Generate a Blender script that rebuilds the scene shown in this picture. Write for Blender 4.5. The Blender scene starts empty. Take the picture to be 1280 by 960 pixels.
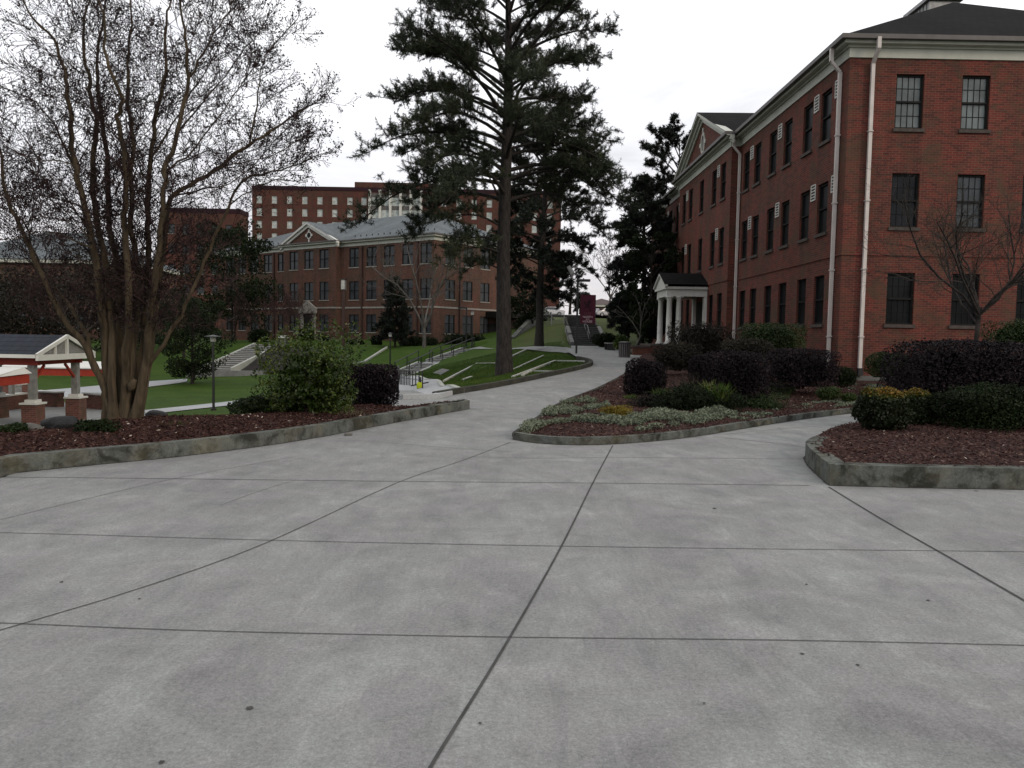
import bpy, bmesh, math, random
import numpy as np
from mathutils import Vector, Matrix
from mathutils.geometry import delaunay_2d_cdt

random.seed(7)
RNG = np.random.default_rng(11)
SC = bpy.context.scene
COL = SC.collection
R = math.radians

# ------------------------------------------------------------------ camera
F = 980.0
PITCH = math.atan(60.0 / F)
YAW = 0.0051
ROLL = R(1.0)
EYE = np.array([0.0, 0.0, 1.6])
fw = np.array([math.sin(YAW) * math.cos(PITCH), math.cos(YAW) * math.cos(PITCH), -math.sin(PITCH)])
r0 = np.array([math.cos(YAW), -math.sin(YAW), 0.0])
u0 = np.cross(r0, fw)
RT = r0 * math.cos(ROLL) + u0 * math.sin(ROLL)
UP = u0 * math.cos(ROLL) - r0 * math.sin(ROLL)

def ray(px, py):
    d = fw * F + RT * (px - 640.0) + UP * (480.0 - py)
    return d / d[1]

def P(px, py, Y):
    return EYE + ray(px, py) * Y

def PX(px, py, X):
    d = ray(px, py)
    return EYE + d * (X / d[0])

def proj(p):
    d = np.asarray(p, float) - EYE
    z = d @ fw
    return 640 + F * (d @ RT) / z, 480 - F * (d @ UP) / z

cam_d = bpy.data.cameras.new('camera')
cam = bpy.data.objects.new('camera', cam_d)
COL.objects.link(cam)
cam_d.sensor_width = 36.0
cam_d.lens = F / 1280.0 * 36.0
cam_d.clip_end = 6000
m = Matrix.Identity(4)
for i in range(3):
    m[i][0] = RT[i]; m[i][1] = UP[i]; m[i][2] = -fw[i]; m[i][3] = EYE[i]
cam.matrix_world = m
SC.camera = cam

# ------------------------------------------------------------------ ground profile
def zp(Y):
    return float(np.interp(Y, [0, 18, 42, 60, 200], [0, 0, 0.75, 0.95, 0.95]))

def G(px, py, off=0.0):
    d = ray(px, py)
    lo, hi = 1.0, 200.0
    for _ in range(60):
        mid = (lo + hi) / 2
        if 1.6 + d[2] * mid > zp(mid) + off: lo = mid
        else: hi = mid
    p = EYE + d * lo
    return np.array([p[0], p[1], p[2]])

CP = []
def cp(x, y, z): CP.append((x, y, z))
for a in [(-8, 30, -2.1), (-12, 26, -2.1), (-20, 30, -2.1), (-30, 40, -2.2), (-25, 60, -2.2), (-15, 50, -2.2), (-10, 42, -2.0), (-45, 60, -2.0),
          (-17, 15, -1.95), (-10, 15.2, -1.9), (-7, 15.8, -1.7), (-5.2, 18, -1.0), (-4.5, 19.5, -0.3), (-8, 22, -2.0), (-20, 22, -2.0), (-28, 24, -2.0), (-35, 14, -1.6),
          (-2.3, 20.5, -0.02), (-3.4, 25, -0.35), (-4.6, 33, -0.8), (-6, 42, -1.25), (-7.8, 58, -1.78), (-7.0, 26, -1.6), (-10, 58, -1.95),
          (-24, 76, 0.35), (-15, 72, 0.35), (-8, 69, 0.38), (-3, 66, 0.42), (-30, 80, 0.35), (-18, 62, -1.85), (-13, 62, -1.85), (-26, 65, -2.1), (-35, 70, -1.7),
          (0.0, 62, 0.5), (-1.5, 45, 0.0), (-0.8, 35, 0.1), (1.0, 45, 0.45), (2, 55, 0.75), (-4, 50, -0.7), (-2.6, 36, -0.35), (-3.5, 58, -0.4),
          (-30, 100, 0.5), (-10, 78, 0.5), (-3, 78, 0.6), (0.5, 66, 0.95), (2, 58, 0.95), (4.2, 63, 1.7), (2.2, 66, 1.6), (3.9, 71, 2.5), (4.9, 71, 2.75), (2.5, 71, 2.3),
          (3.0, 77, 3.3), (8, 77, 3.4), (12, 77, 3.4), (8, 120, 4.75), (2, 120, 4.75), (8, 140, 4.9), (14, 130, 4.8), (9, 63, 1.8), (9, 55, 1.0), (8.5, 47, 0.85), (11, 60, 1.2), (9, 70, 3.0),
          (20, 62, 1.2), (30, 30, 0.4), (30, 70, 2.5), (12, 25, 0.3), (20, 25, 0.3), (40, 10, 0.0), (9, 30, 0.35), (9, 38, 0.6), (20, 100, 3.5),
          (-60, 100, 0.5), (-90, 80, 0), (0, 190, 3.0), (-60, 190, 2), (60, 190, 3), (120, 100, 2), (-150, 150, 0), (0, 320, 3), (150, 300, 3), (-150, 300, 2),
          (-80, 20, -1), (120, 0, 0), (-80, -40, -0.5), (80, -40, -0.3), (0, -40, -0.3)]:
    cp(*a)
PATH_L_PX = [(548, 497), (575, 492), (600, 488), (630, 482.5), (660, 476.5), (690, 470), (715, 464.5), (733, 460), (741, 456.5), (739, 452.5), (725, 449)]
PATH_L = [G(*q) for q in PATH_L_PX]
for p in PATH_L: cp(p[0], p[1], p[2] + 0.02)
for Y in (2, 8, 13): 
    for X in (-6, 0, 6, 12): cp(X, Y, -0.05)
CPA = np.array(CP, float)
_A = np.linalg.norm(CPA[:, None, :2] - CPA[None, :, :2], axis=2)
_n = len(CPA)
_M = np.zeros((_n + 1, _n + 1)); _M[:_n, :_n] = -_A - np.eye(_n) * 0.15; _M[:_n, _n] = 1; _M[_n, :_n] = 1
_W = np.linalg.solve(_M, np.append(CPA[:, 2], 0))

def _T0(xy):
    d = np.linalg.norm(xy[:, None, :] - CPA[None, :, :2], axis=2)
    return -(d @ _W[:_n]) + _W[_n]

def TN(xy):
    xy = np.atleast_2d(xy)
    r = np.clip((xy[:, 1:2] - 18) * 0.12, 0.3, 2.2) * np.ones((1, 2))
    s = 2 * _T0(xy)
    for a in range(6): s = s + _T0(xy + r * np.array([[math.cos(a * 1.0472), math.sin(a * 1.0472)]]))
    return s / 8

def T(x, y): return float(TN(np.array([[x, y]]))[0])

def GT(px, py, y0=15.0, y1=150.0):
    d = ray(px, py)
    ys = np.arange(y0, y1, 0.25)
    pts = EYE[None] + d[None] * ys[:, None]
    below = pts[:, 2] < TN(pts[:, :2])
    i = int(np.argmax(below)) if below.any() else len(ys) - 1
    lo, hi = ys[max(i - 1, 0)], ys[i]
    for _ in range(20):
        mid = (lo + hi) / 2
        p = EYE + d * mid
        if p[2] > T(p[0], p[1]): lo = mid
        else: hi = mid
    return EYE + d * hi

# ------------------------------------------------------------------ materials
KA = 0.74
def kc(c): return tuple(x * KA for x in c)

def new_mat(name):
    mt = bpy.data.materials.new(name); mt.use_nodes = True
    nt = mt.node_tree
    return mt, nt, nt.nodes['Principled BSDF']

def N(nt, t, **kw):
    n = nt.nodes.new(t)
    for k, v in kw.items():
        if k.startswith('i_'):
            n.inputs[k[2:].replace('_', ' ')].default_value = v
        else:
            setattr(n, k, v)
    return n

def ramp(nt, fac, stops):
    n = nt.nodes.new('ShaderNodeValToRGB')
    e = n.color_ramp.elements
    while len(e) < len(stops): e.new(0.5)
    for k, (p, c) in enumerate(stops):
        e[k].position = p; e[k].color = (c[0], c[1], c[2], 1)
    nt.links.new(fac, n.inputs[0])
    return n

def mixc(nt, a, b, fac, mode='MIX'):
    n = nt.nodes.new('ShaderNodeMix'); n.data_type = 'RGBA'; n.blend_type = mode
    for s, v in ((n.inputs[6], a), (n.inputs[7], b), (n.inputs[0], fac)):
        if hasattr(v, 'links'): nt.links.new(v, s)
        elif isinstance(v, (int, float)): s.default_value = v
        else: s.default_value = (v[0], v[1], v[2], 1)
    return n.outputs[2]

def noise(nt, co, scale, detail=4, rough=0.55, dist=0.0):
    n = N(nt, 'ShaderNodeTexNoise'); n.inputs['Scale'].default_value = scale
    n.inputs['Detail'].default_value = detail; n.inputs['Roughness'].default_value = rough; n.inputs['Distortion'].default_value = dist
    nt.links.new(co, n.inputs['Vector'])
    return n.outputs['Fac']

def bump(nt, bs, h, strength=0.3, dist=0.02):
    b = N(nt, 'ShaderNodeBump'); b.inputs['Strength'].default_value = strength; b.inputs['Distance'].default_value = dist
    nt.links.new(h, b.inputs['Height']); nt.links.new(b.outputs[0], bs.inputs['Normal'])

def coord(nt, kind='Object'):
    return N(nt, 'ShaderNodeTexCoord').outputs[kind]

def wpos(nt):
    return N(nt, 'ShaderNodeNewGeometry').outputs['Position']

def simple(name, c, rough=0.6, spec=0.3, metal=0.0, var=0.25, scale=6.0, bmp=0.0):
    mt, nt, bs = new_mat(name)
    co = wpos(nt)
    n1 = noise(nt, co, scale, 5)
    c = kc(c)
    lo = tuple(x * (1 - var) for x in c); hi = tuple(min(1, x * (1 + var)) for x in c)
    rp = ramp(nt, n1, [(0.3, lo), (0.7, hi)])
    nt.links.new(rp.outputs[0], bs.inputs['Base Color'])
    bs.inputs['Roughness'].default_value = rough
    bs.inputs['Specular IOR Level'].default_value = spec
    bs.inputs['Metallic'].default_value = metal
    if bmp: bump(nt, bs, noise(nt, co, scale * 5, 5), bmp, 0.01)
    return mt

def brick(name, cols, mortar, scale=1.0, var=0.5):
    mt, nt, bs = new_mat(name)
    cols = [kc(x) for x in cols]; mortar = kc(mortar)
    uv = coord(nt, 'UV')
    b = N(nt, 'ShaderNodeTexBrick'); b.offset = 0.5
    b.inputs['Scale'].default_value = scale
    b.inputs['Brick Width'].default_value = 0.215; b.inputs['Row Height'].default_value = 0.074
    b.inputs['Mortar Size'].default_value = 0.007; b.inputs['Mortar Smooth'].default_value = 0.3
    b.inputs['Bias'].default_value = 0.0
    nt.links.new(uv, b.inputs['Vector'])
    b.inputs['Color1'].default_value = (*cols[0], 1); b.inputs['Color2'].default_value = (*cols[1], 1)
    b.inputs['Mortar'].default_value = (*mortar, 1)
    # dark and buff single bricks
    b2 = N(nt, 'ShaderNodeTexBrick'); b2.offset = 0.5
    for k, v in (('Scale', scale), ('Brick Width', 0.215), ('Row Height', 0.074), ('Mortar Size', 0.0), ('Bias', -0.35)):
        b2.inputs[k].default_value = v
    b2.inputs['Color1'].default_value = (1, 1, 1, 1); b2.inputs['Color2'].default_value = (0.55, 0.57, 0.6, 1); 
    nt.links.new(uv, b2.inputs['Vector'])
    c = mixc(nt, b.outputs['Color'], b2.outputs['Color'], 0.7, 'MULTIPLY')
    n1 = noise(nt, uv, 0.35, 4)
    c = mixc(nt, c, ramp(nt, n1, [(0.35, (0.74, 0.88, 0.82)), (0.65, (1.14, 0.98, 0.94))]).outputs[0], 0.9, 'MULTIPLY')
    n3 = noise(nt, uv, 1.1, 6, 0.7, 0.8)
    c = mixc(nt, c, (0.062, 0.042, 0.026), ramp(nt, n3, [(0.47, (0, 0, 0)), (0.66, (0.85, 0.85, 0.85))]).outputs[0])
    # weather streaks running down
    mp = N(nt, 'ShaderNodeMapping'); mp.inputs['Scale'].default_value = (1.4, 0.12, 1); nt.links.new(uv, mp.inputs[0])
    n2 = noise(nt, mp.outputs[0], 1.5, 5)
    c = mixc(nt, c, ramp(nt, n2, [(0.35, (0.7, 0.7, 0.7)), (0.6, (1.05, 1.05, 1.05))]).outputs[0], var, 'MULTIPLY')
    nt.links.new(c, bs.inputs['Base Color'])
    bs.inputs['Roughness'].default_value = 0.85; bs.inputs['Specular IOR Level'].default_value = 0.2
    inv = N(nt, 'ShaderNodeMath', operation='SUBTRACT'); inv.inputs[0].default_value = 1.0
    nt.links.new(b.outputs['Fac'], inv.inputs[1])
    bump(nt, bs, inv.outputs[0], 0.5, 0.008)
    return mt

def concrete(name, base, stain=0.5, mossy=0.0, warm=0.0, scale=1.0):
    mt, nt, bs = new_mat(name)
    co = wpos(nt)
    big = noise(nt, co, 0.55 * scale, 5, 0.6, 0.6)
    med = noise(nt, co, 2.6 * scale, 6, 0.65, 0.4)
    fine = noise(nt, co, 110, 4, 0.85)
    mp = N(nt, 'ShaderNodeMapping'); mp.inputs['Scale'].default_value = (2.6, 0.8, 1); mp.inputs['Rotation'].default_value = (0, 0, -0.5)
    nt.links.new(co, mp.inputs[0])
    st = noise(nt, mp.outputs[0], 1.3 * scale, 6, 0.6, 0.8)
    b = kc(base)
    hue = noise(nt, co, 1.1 * scale, 5, 0.65, 0.9)
    c = ramp(nt, big, [(0.3, tuple(x * 0.91 for x in b)), (0.5, b), (0.72, tuple(x * 1.07 for x in b))]).outputs[0]
    c = mixc(nt, c, ramp(nt, med, [(0.3, (0.9, 0.9, 0.9)), (0.7, (1.09, 1.09, 1.09))]).outputs[0], stain, 'MULTIPLY')
    c = mixc(nt, c, ramp(nt, st, [(0.33, (0.88, 0.88, 0.89)), (0.5, (1, 1, 1)), (0.6, (1.02, 1.03, 1.02)), (0.66, (1.14, 1.15, 1.14))]).outputs[0], stain * 1.2, 'MULTIPLY')
    c = mixc(nt, c, ramp(nt, hue, [(0.4, (1.01, 0.992, 1.008)), (0.6, (0.985, 1.008, 0.995))]).outputs[0], 1.0, 'MULTIPLY')
    sc = noise(nt, co, 6.5 * scale, 9, 0.78, 1.4)
    c = mixc(nt, c, ramp(nt, sc, [(0.3, (0.78, 0.78, 0.78)), (0.45, (0.97, 0.97, 0.97)), (0.54, (1, 1, 1)), (0.68, (1.2, 1.2, 1.19))]).outputs[0], stain, 'MULTIPLY')
    mp2 = N(nt, 'ShaderNodeMapping'); mp2.inputs['Scale'].default_value = (26, 3.5, 6); mp2.inputs['Rotation'].default_value = (0, 0, 1.25); nt.links.new(co, mp2.inputs[0])
    br = noise(nt, mp2.outputs[0], 1.0, 5, 0.7, 0.3)
    c = mixc(nt, c, ramp(nt, br, [(0.32, (0.92, 0.92, 0.92)), (0.68, (1.07, 1.07, 1.07))]).outputs[0], stain, 'MULTIPLY')
    pa = noise(nt, co, 1.15 * scale, 8, 0.72, 1.1)
    c = mixc(nt, c, ramp(nt, pa, [(0.36, (0.80, 0.80, 0.81)), (0.46, (0.95, 0.95, 0.95)), (0.53, (1, 1, 1)), (0.6, (1.13, 1.135, 1.13)), (0.7, (1.2, 1.21, 1.2))]).outputs[0], stain, 'MULTIPLY')
    gr = noise(nt, co, 48, 3, 0.7)
    c = mixc(nt, c, ramp(nt, gr, [(0.3, (0.72, 0.72, 0.72)), (0.7, (1.24, 1.24, 1.24))]).outputs[0], 0.8, 'MULTIPLY')
    c = mixc(nt, c, ramp(nt, fine, [(0.3, (0.66, 0.66, 0.66)), (0.7, (1.3, 1.3, 1.3))]).outputs[0], 0.9, 'MULTIPLY')
    if mossy:
        mo = noise(nt, co, 3.0, 7, 0.7, 0.5)
        c = mixc(nt, c, (0.022, 0.023, 0.019), ramp(nt, mo, [(0.45, (0, 0, 0)), (0.6, (mossy, mossy, mossy))]).outputs[0])
        m2 = noise(nt, co, 1.7, 5, 0.6)
        c = mixc(nt, c, (0.2, 0.17, 0.1), ramp(nt, m2, [(0.48, (0, 0, 0)), (0.7, (warm, warm, warm))]).outputs[0])
    nt.links.new(c, bs.inputs['Base Color'])
    bs.inputs['Roughness'].default_value = 0.85; bs.inputs['Specular IOR Level'].default_value = 0.1
    bump(nt, bs, fine, 0.25, 0.004)
    return mt

def leafmat(name, stops, rough=0.55, spec=0.25, trans=0.0):
    mt, nt, bs = new_mat(name)
    a = N(nt, 'ShaderNodeAttribute'); a.attribute_name = 'var'
    rp = ramp(nt, a.outputs['Fac'], [(p_, kc(c_)) for p_, c_ in stops])
    nt.links.new(rp.outputs[0], bs.inputs['Base Color'])
    bs.inputs['Roughness'].default_value = rough; bs.inputs['Specular IOR Level'].default_value = spec
    if trans:
        tr = N(nt, 'ShaderNodeBsdfTranslucent'); nt.links.new(rp.outputs[0], tr.inputs[0])
        mx = N(nt, 'ShaderNodeMixShader'); mx.inputs[0].default_value = trans
        nt.links.new(bs.outputs[0], mx.inputs[1]); nt.links.new(tr.outputs[0], mx.inputs[2])
        nt.links.new(mx.outputs[0], nt.nodes['Material Output'].inputs[0])
    return mt

def barkmat(name, a, b, sx=9, sz=1.6, bs_=0.8):
    mt, nt, bs = new_mat(name)
    co = wpos(nt)
    mp = N(nt, 'ShaderNodeMapping'); mp.inputs['Scale'].default_value = (sx, sx, sz); nt.links.new(co, mp.inputs[0])
    n1 = noise(nt, mp.outputs[0], 1.5, 6, 0.65, 0.3)
    rp = ramp(nt, n1, [(0.35, kc(a)), (0.65, kc(b))])
    nt.links.new(rp.outputs[0], bs.inputs['Base Color'])
    bs.inputs['Roughness'].default_value = 0.9; bs.inputs['Specular IOR Level'].default_value = 0.15
    bump(nt, bs, n1, bs_, 0.03)
    return mt

M = {}
M['brick'] = brick('red_brick', ((0.172, 0.035, 0.028), (0.108, 0.031, 0.027)), (0.19, 0.122, 0.09))
M['brick_far'] = brick('brown_red_brick', ((0.15, 0.064, 0.047), (0.118, 0.056, 0.046)), (0.15, 0.11, 0.09))
M['brick_tower'] = brick('tower_brick', ((0.118, 0.038, 0.031), (0.096, 0.034, 0.029)), (0.11, 0.066, 0.055))
M['brick_pier'] = brick('pier_brick', ((0.2, 0.07, 0.055), (0.15, 0.055, 0.045)), (0.22, 0.18, 0.16))
M['concrete'] = concrete('plaza_concrete', (0.268, 0.27, 0.266), 0.75)
M['concrete_path'] = concrete('path_concrete', (0.25, 0.255, 0.25), 0.7)
M['concrete_light'] = concrete('new_concrete', (0.42, 0.43, 0.44), 0.3)
M['kerb'] = concrete('kerb_concrete', (0.125, 0.133, 0.122), 0.9, 0.95, 0.22, 1.5)
M['kerb_plain'] = concrete('kerb_plain', (0.055, 0.055, 0.045), 0.9, 0.8, 0.1, 1.5)
M['grey_concrete'] = concrete('grey_concrete', (0.17, 0.172, 0.165), 0.6, 0.4, 0.1, 1.5)
M['edging'] = concrete('edging_concrete', (0.45, 0.46, 0.42), 0.4)
M['joint'] = simple('joint_tar', (0.075, 0.075, 0.073), 0.95, 0.05)
M['stain'] = simple('oil_stain', (0.2, 0.2, 0.2), 0.9, 0.1)
M['white'] = simple('white_paint', (0.62, 0.62, 0.58), 0.5, 0.3, 0, 0.08, 2)
M['cream'] = simple('cream_paint', (0.50, 0.51, 0.45), 0.55, 0.3, 0, 0.1, 2)
M['white_stone'] = simple('white_stone', (0.5, 0.49, 0.46), 0.8, 0.2, 0, 0.15, 4)
M['gutter'] = simple('gutter_metal', (0.11, 0.10, 0.095), 0.5, 0.3, 0, 0.2, 3)
M['pipe'] = simple('downspout_paint', (0.62, 0.57, 0.54), 0.45, 0.3, 0, 0.12, 2)
M['black'] = simple('black_metal', (0.014, 0.014, 0.016), 0.45, 0.4)
M['frame'] = simple('window_frame_dark', (0.015, 0.015, 0.015), 0.7, 0.1)
M['sill'] = simple('stone_sill', (0.075, 0.062, 0.055), 0.8, 0.2)
M['sill_far'] = simple('pale_sill', (0.3, 0.28, 0.25), 0.8, 0.2)
M['door'] = simple('dark_door', (0.012, 0.011, 0.01), 0.6, 0.15)
M['rust_pole'] = simple('brown_pole', (0.05, 0.025, 0.02), 0.6, 0.3)
M['red'] = simple('red_fascia', (0.33, 0.035, 0.018), 0.55, 0.3, 0, 0.12)
M['grey_post'] = simple('grey_post', (0.21, 0.21, 0.20), 0.6, 0.3)
M['maroon'] = simple('maroon_banner', (0.075, 0.012, 0.026), 0.7, 0.2, 0, 0.1, 3)
M['maroon_dark'] = simple('maroon_emblem', (0.025, 0.006, 0.012), 0.7, 0.2)
M['letters'] = simple('banner_letters', (0.6, 0.48, 0.5), 0.7, 0.2)
M['letters_dim'] = simple('banner_letters_dim', (0.12, 0.05, 0.06), 0.7, 0.2)
M['opal'] = simple('opal_glass', (0.5, 0.5, 0.47), 0.35, 0.4)
M['lime'] = simple('lime_fabric', (0.42, 0.5, 0.02), 0.7, 0.2)
M['rock'] = simple('dark_rock', (0.035, 0.036, 0.038), 0.9, 0.15, 0, 0.5, 5, 0.8)
M['rock_pale'] = simple('pale_rock', (0.14, 0.135, 0.125), 0.9, 0.15, 0, 0.4, 5, 0.8)
M['metal'] = simple('galvanised', (0.3, 0.3, 0.3), 0.5, 0.4, 0.3)
M['soil'] = simple('dark_soil', (0.022, 0.019, 0.017), 0.95, 0.1, 0, 0.5, 3, 0.6)

def shingles(name, a, b, spec=0.15):
    mt, nt, bs = new_mat(name)
    a = kc(a); b = kc(b)
    uv = coord(nt, 'UV')
    bk = N(nt, 'ShaderNodeTexBrick'); bk.inputs['Scale'].default_value = 1.0
    bk.inputs['Brick Width'].default_value = 0.3; bk.inputs['Row Height'].default_value = 0.16
    bk.inputs['Mortar Size'].default_value = 0.012; bk.inputs['Color1'].default_value = (*a, 1); bk.inputs['Color2'].default_value = (*b, 1)
    bk.inputs['Mortar'].default_value = (*[x * 0.45 for x in a], 1)
    nt.links.new(uv, bk.inputs['Vector'])
    n1 = noise(nt, uv, 0.5, 5)
    c = mixc(nt, bk.outputs['Color'], ramp(nt, n1, [(0.35, (0.75, 0.75, 0.75)), (0.65, (1.15, 1.15, 1.15))]).outputs[0], 0.8, 'MULTIPLY')
    nt.links.new(c, bs.inputs['Base Color']); bs.inputs['Roughness'].default_value = 0.85; bs.inputs['Specular IOR Level'].default_value = spec
    return mt
M['slate'] = shingles('grey_slate', (0.115, 0.135, 0.15), (0.15, 0.17, 0.18))
M['roof_navy'] = shingles('navy_shingle', (0.024, 0.029, 0.04), (0.03, 0.036, 0.048), 0.1)
M['roof_dark'] = shingles('dark_shingle', (0.010, 0.0095, 0.0105), (0.015, 0.014, 0.015), 0.03)

def glass(name, c, rough, spec):
    mt, nt, bs = new_mat(name)
    n1 = noise(nt, wpos(nt), 1.3, 4)
    rp = ramp(nt, n1, [(0.35, tuple(x * 0.7 for x in c)), (0.65, tuple(x * 1.4 for x in c))])
    nt.links.new(rp.outputs[0], bs.inputs['Base Color'])
    bs.inputs['Roughness'].default_value = rough; bs.inputs['Specular IOR Level'].default_value = spec
    return mt
M['glass_dark'] = glass('dark_window_glass', (0.009, 0.010, 0.011), 0.3, 0.06)
M['glass_mid'] = glass('window_glass', (0.010, 0.012, 0.015), 0.15, 0.12)
M['glass_pale'] = glass('curtained_glass', (0.085, 0.1, 0.1), 0.12, 0.4)
M['glass_far'] = glass('far_window_glass', (0.03, 0.034, 0.038), 0.3, 0.3)
M['glass_tower'] = glass('tower_glass', (0.3, 0.33, 0.32), 0.3, 0.4)
M['glass_car'] = glass('car_glass', (0.015, 0.017, 0.02), 0.08, 0.5)
M['car_white'] = simple('white_car_paint', (0.62, 0.63, 0.65), 0.25, 0.5, 0, 0.03)
M['car_silver'] = simple('silver_car_paint', (0.4, 0.4, 0.41), 0.25, 0.5, 0.3, 0.03)
M['car_dark'] = simple('dark_car_paint', (0.03, 0.03, 0.035), 0.25, 0.5, 0, 0.03)
M['rubber'] = simple('tyre_rubber', (0.012, 0.012, 0.012), 0.85, 0.1)
M['lamp_clear'] = simple('headlamp', (0.6, 0.6, 0.6), 0.2, 0.5, 0, 0.02)

# lawn
def lawnmat():
    mt, nt, bs = new_mat('lawn_grass')
    co = wpos(nt)
    a = noise(nt, co, 0.45, 7, 0.65); b = noise(nt, co, 7, 6, 0.7)
    c = ramp(nt, a, [(0.3, (0.019, 0.040, 0.0045)), (0.5, (0.028, 0.056, 0.006)), (0.62, (0.036, 0.062, 0.008)), (0.75, (0.048, 0.062, 0.013))]).outputs[0]
    c = mixc(nt, c, ramp(nt, b, [(0.25, (0.6, 0.6, 0.6)), (0.75, (1.35, 1.35, 1.35))]).outputs[0], 0.8, 'MULTIPLY')
    # worn straw-coloured area on the hillside behind the pines
    sep = N(nt, 'ShaderNodeSeparateXYZ'); nt.links.new(co, sep.inputs[0])
    wn = noise(nt, co, 0.6, 5, 0.7)
    ad = N(nt, 'ShaderNodeMath', operation='MULTIPLY_ADD'); ad.inputs[1].default_value = 14; nt.links.new(wn, ad.inputs[0]); nt.links.new(sep.outputs[1], ad.inputs[2])
    mr = N(nt, 'ShaderNodeMapRange'); mr.inputs[1].default_value = 61; mr.inputs[2].default_value = 70; nt.links.new(ad.outputs[0], mr.inputs[0])
    xr = N(nt, 'ShaderNodeMapRange'); xr.inputs[1].default_value = -1; xr.inputs[2].default_value = 1.5; nt.links.new(sep.outputs[0], xr.inputs[0])
    mu = N(nt, 'ShaderNodeMath', operation='MULTIPLY'); nt.links.new(mr.outputs[0], mu.inputs[0]); nt.links.new(xr.outputs[0], mu.inputs[1])
    mu2 = N(nt, 'ShaderNodeMath', operation='MULTIPLY'); mu2.inputs[1].default_value = 0.45; nt.links.new(mu.outputs[0], mu2.inputs[0])
    c = mixc(nt, c, (0.055, 0.05, 0.02), mu2.outputs[0])
    nt.links.new(c, bs.inputs['Base Color']); bs.inputs['Roughness'].default_value = 0.9; bs.inputs['Specular IOR Level'].default_value = 0.1
    bump(nt, bs, b, 0.8, 0.05)
    return mt
M['lawn'] = lawnmat()

def mulchmat():
    mt, nt, bs = new_mat('bark_mulch')
    co = wpos(nt)
    v = N(nt, 'ShaderNodeTexVoronoi'); v.inputs['Scale'].default_value = 38; 
    mp = N(nt, 'ShaderNodeMapping'); mp.inputs['Scale'].default_value = (1, 0.55, 1); mp.inputs['Rotation'].default_value = (0, 0, 0.7); nt.links.new(co, mp.inputs[0]); nt.links.new(mp.outputs[0], v.inputs['Vector'])
    sp = N(nt, 'ShaderNodeSeparateColor'); nt.links.new(v.outputs['Color'], sp.inputs[0])
    c = ramp(nt, sp.outputs[0], [(0.0, (0.011, 0.006, 0.005)), (0.5, (0.034, 0.0165, 0.0145)), (0.9, (0.063, 0.033, 0.028)), (1.0, (0.15, 0.1, 0.085))]).outputs[0]
    n1 = noise(nt, co, 1.6, 5)
    c = mixc(nt, c, ramp(nt, n1, [(0.3, (0.6, 0.6, 0.6)), (0.7, (1.2, 1.15, 1.1))]).outputs[0], 0.9, 'MULTIPLY')
    nt.links.new(c, bs.inputs['Base Color']); bs.inputs['Roughness'].default_value = 0.95; bs.inputs['Specular IOR Level'].default_value = 0.1
    bump(nt, bs, v.outputs['Distance'], 0.9, 0.03)
    return mt
M['mulch'] = mulchmat()
M['chips'] = leafmat('mulch_chips', [(0, (0.026, 0.013, 0.011)), (0.6, (0.066, 0.033, 0.028)), (0.9, (0.10, 0.054, 0.046)), (0.97, (0.24, 0.18, 0.15)), (1, (0.42, 0.36, 0.31))], 0.95, 0.1)
M['purple'] = leafmat('purple_black_leaves', [(0, (0.007, 0.0055, 0.0068)), (0.55, (0.015, 0.011, 0.0135)), (1, (0.04, 0.024, 0.03))], 0.7, 0.1)
M['hedge'] = leafmat('hedge_leaves', [(0, (0.012, 0.022, 0.006)), (0.6, (0.022, 0.040, 0.009)), (1, (0.045, 0.07, 0.016))], 0.6, 0.2, 0.1)
M['green'] = leafmat('bright_leaves', [(0, (0.014, 0.027, 0.004)), (0.55, (0.036, 0.064, 0.007)), (0.85, (0.09, 0.125, 0.018)), (1, (0.17, 0.2, 0.04))], 0.5, 0.3, 0.2)
M['darkgreen'] = leafmat('dark_green_leaves', [(0, (0.006, 0.011, 0.004)), (0.6, (0.013, 0.022, 0.007)), (1, (0.028, 0.042, 0.013))], 0.65, 0.1, 0.1)
M['brownbush'] = leafmat('brown_twiggy_leaves', [(0, (0.012, 0.010, 0.008)), (0.6, (0.024, 0.021, 0.015)), (1, (0.05, 0.042, 0.028))], 0.7, 0.15)
M['yellowtop'] = leafmat('yellow_tipped_leaves', [(0, (0.010, 0.015, 0.005)), (0.55, (0.018, 0.028, 0.006)), (0.72, (0.05, 0.06, 0.008)), (0.9, (0.13, 0.115, 0.012)), (1, (0.2, 0.11, 0.014))], 0.55, 0.2, 0.1)
M['silver'] = leafmat('silver_leaves', [(0, (0.06, 0.075, 0.05)), (0.5, (0.14, 0.165, 0.115)), (1, (0.25, 0.28, 0.2))], 0.8, 0.15)
M['gold'] = leafmat('golden_leaves', [(0, (0.07, 0.05, 0.01)), (0.6, (0.2, 0.15, 0.02)), (1, (0.33, 0.26, 0.05))], 0.7, 0.15, 0.1)
M['straw'] = leafmat('straw_blades', [(0, (0.08, 0.065, 0.04)), (0.6, (0.17, 0.14, 0.09)), (1, (0.3, 0.26, 0.18))], 0.8, 0.15)
M['blade'] = leafmat('grass_blades', [(0, (0.034, 0.062, 0.009)), (0.6, (0.06, 0.108, 0.014)), (1, (0.12, 0.155, 0.035))], 0.7, 0.15, 0.15)
M['limeblade'] = leafmat('lime_blades', [(0, (0.07, 0.085, 0.025)), (0.6, (0.17, 0.2, 0.06)), (1, (0.32, 0.33, 0.14))], 0.7, 0.15, 0.15)
M['needle'] = leafmat('pine_needles', [(0, (0.014, 0.021, 0.011)), (0.55, (0.034, 0.047, 0.022)), (1, (0.085, 0.1, 0.042))], 0.6, 0.2)
M['needle_dark'] = leafmat('dark_needles', [(0, (0.006, 0.009, 0.006)), (0.6, (0.012, 0.018, 0.011)), (1, (0.026, 0.036, 0.018))], 0.6, 0.2)
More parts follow.
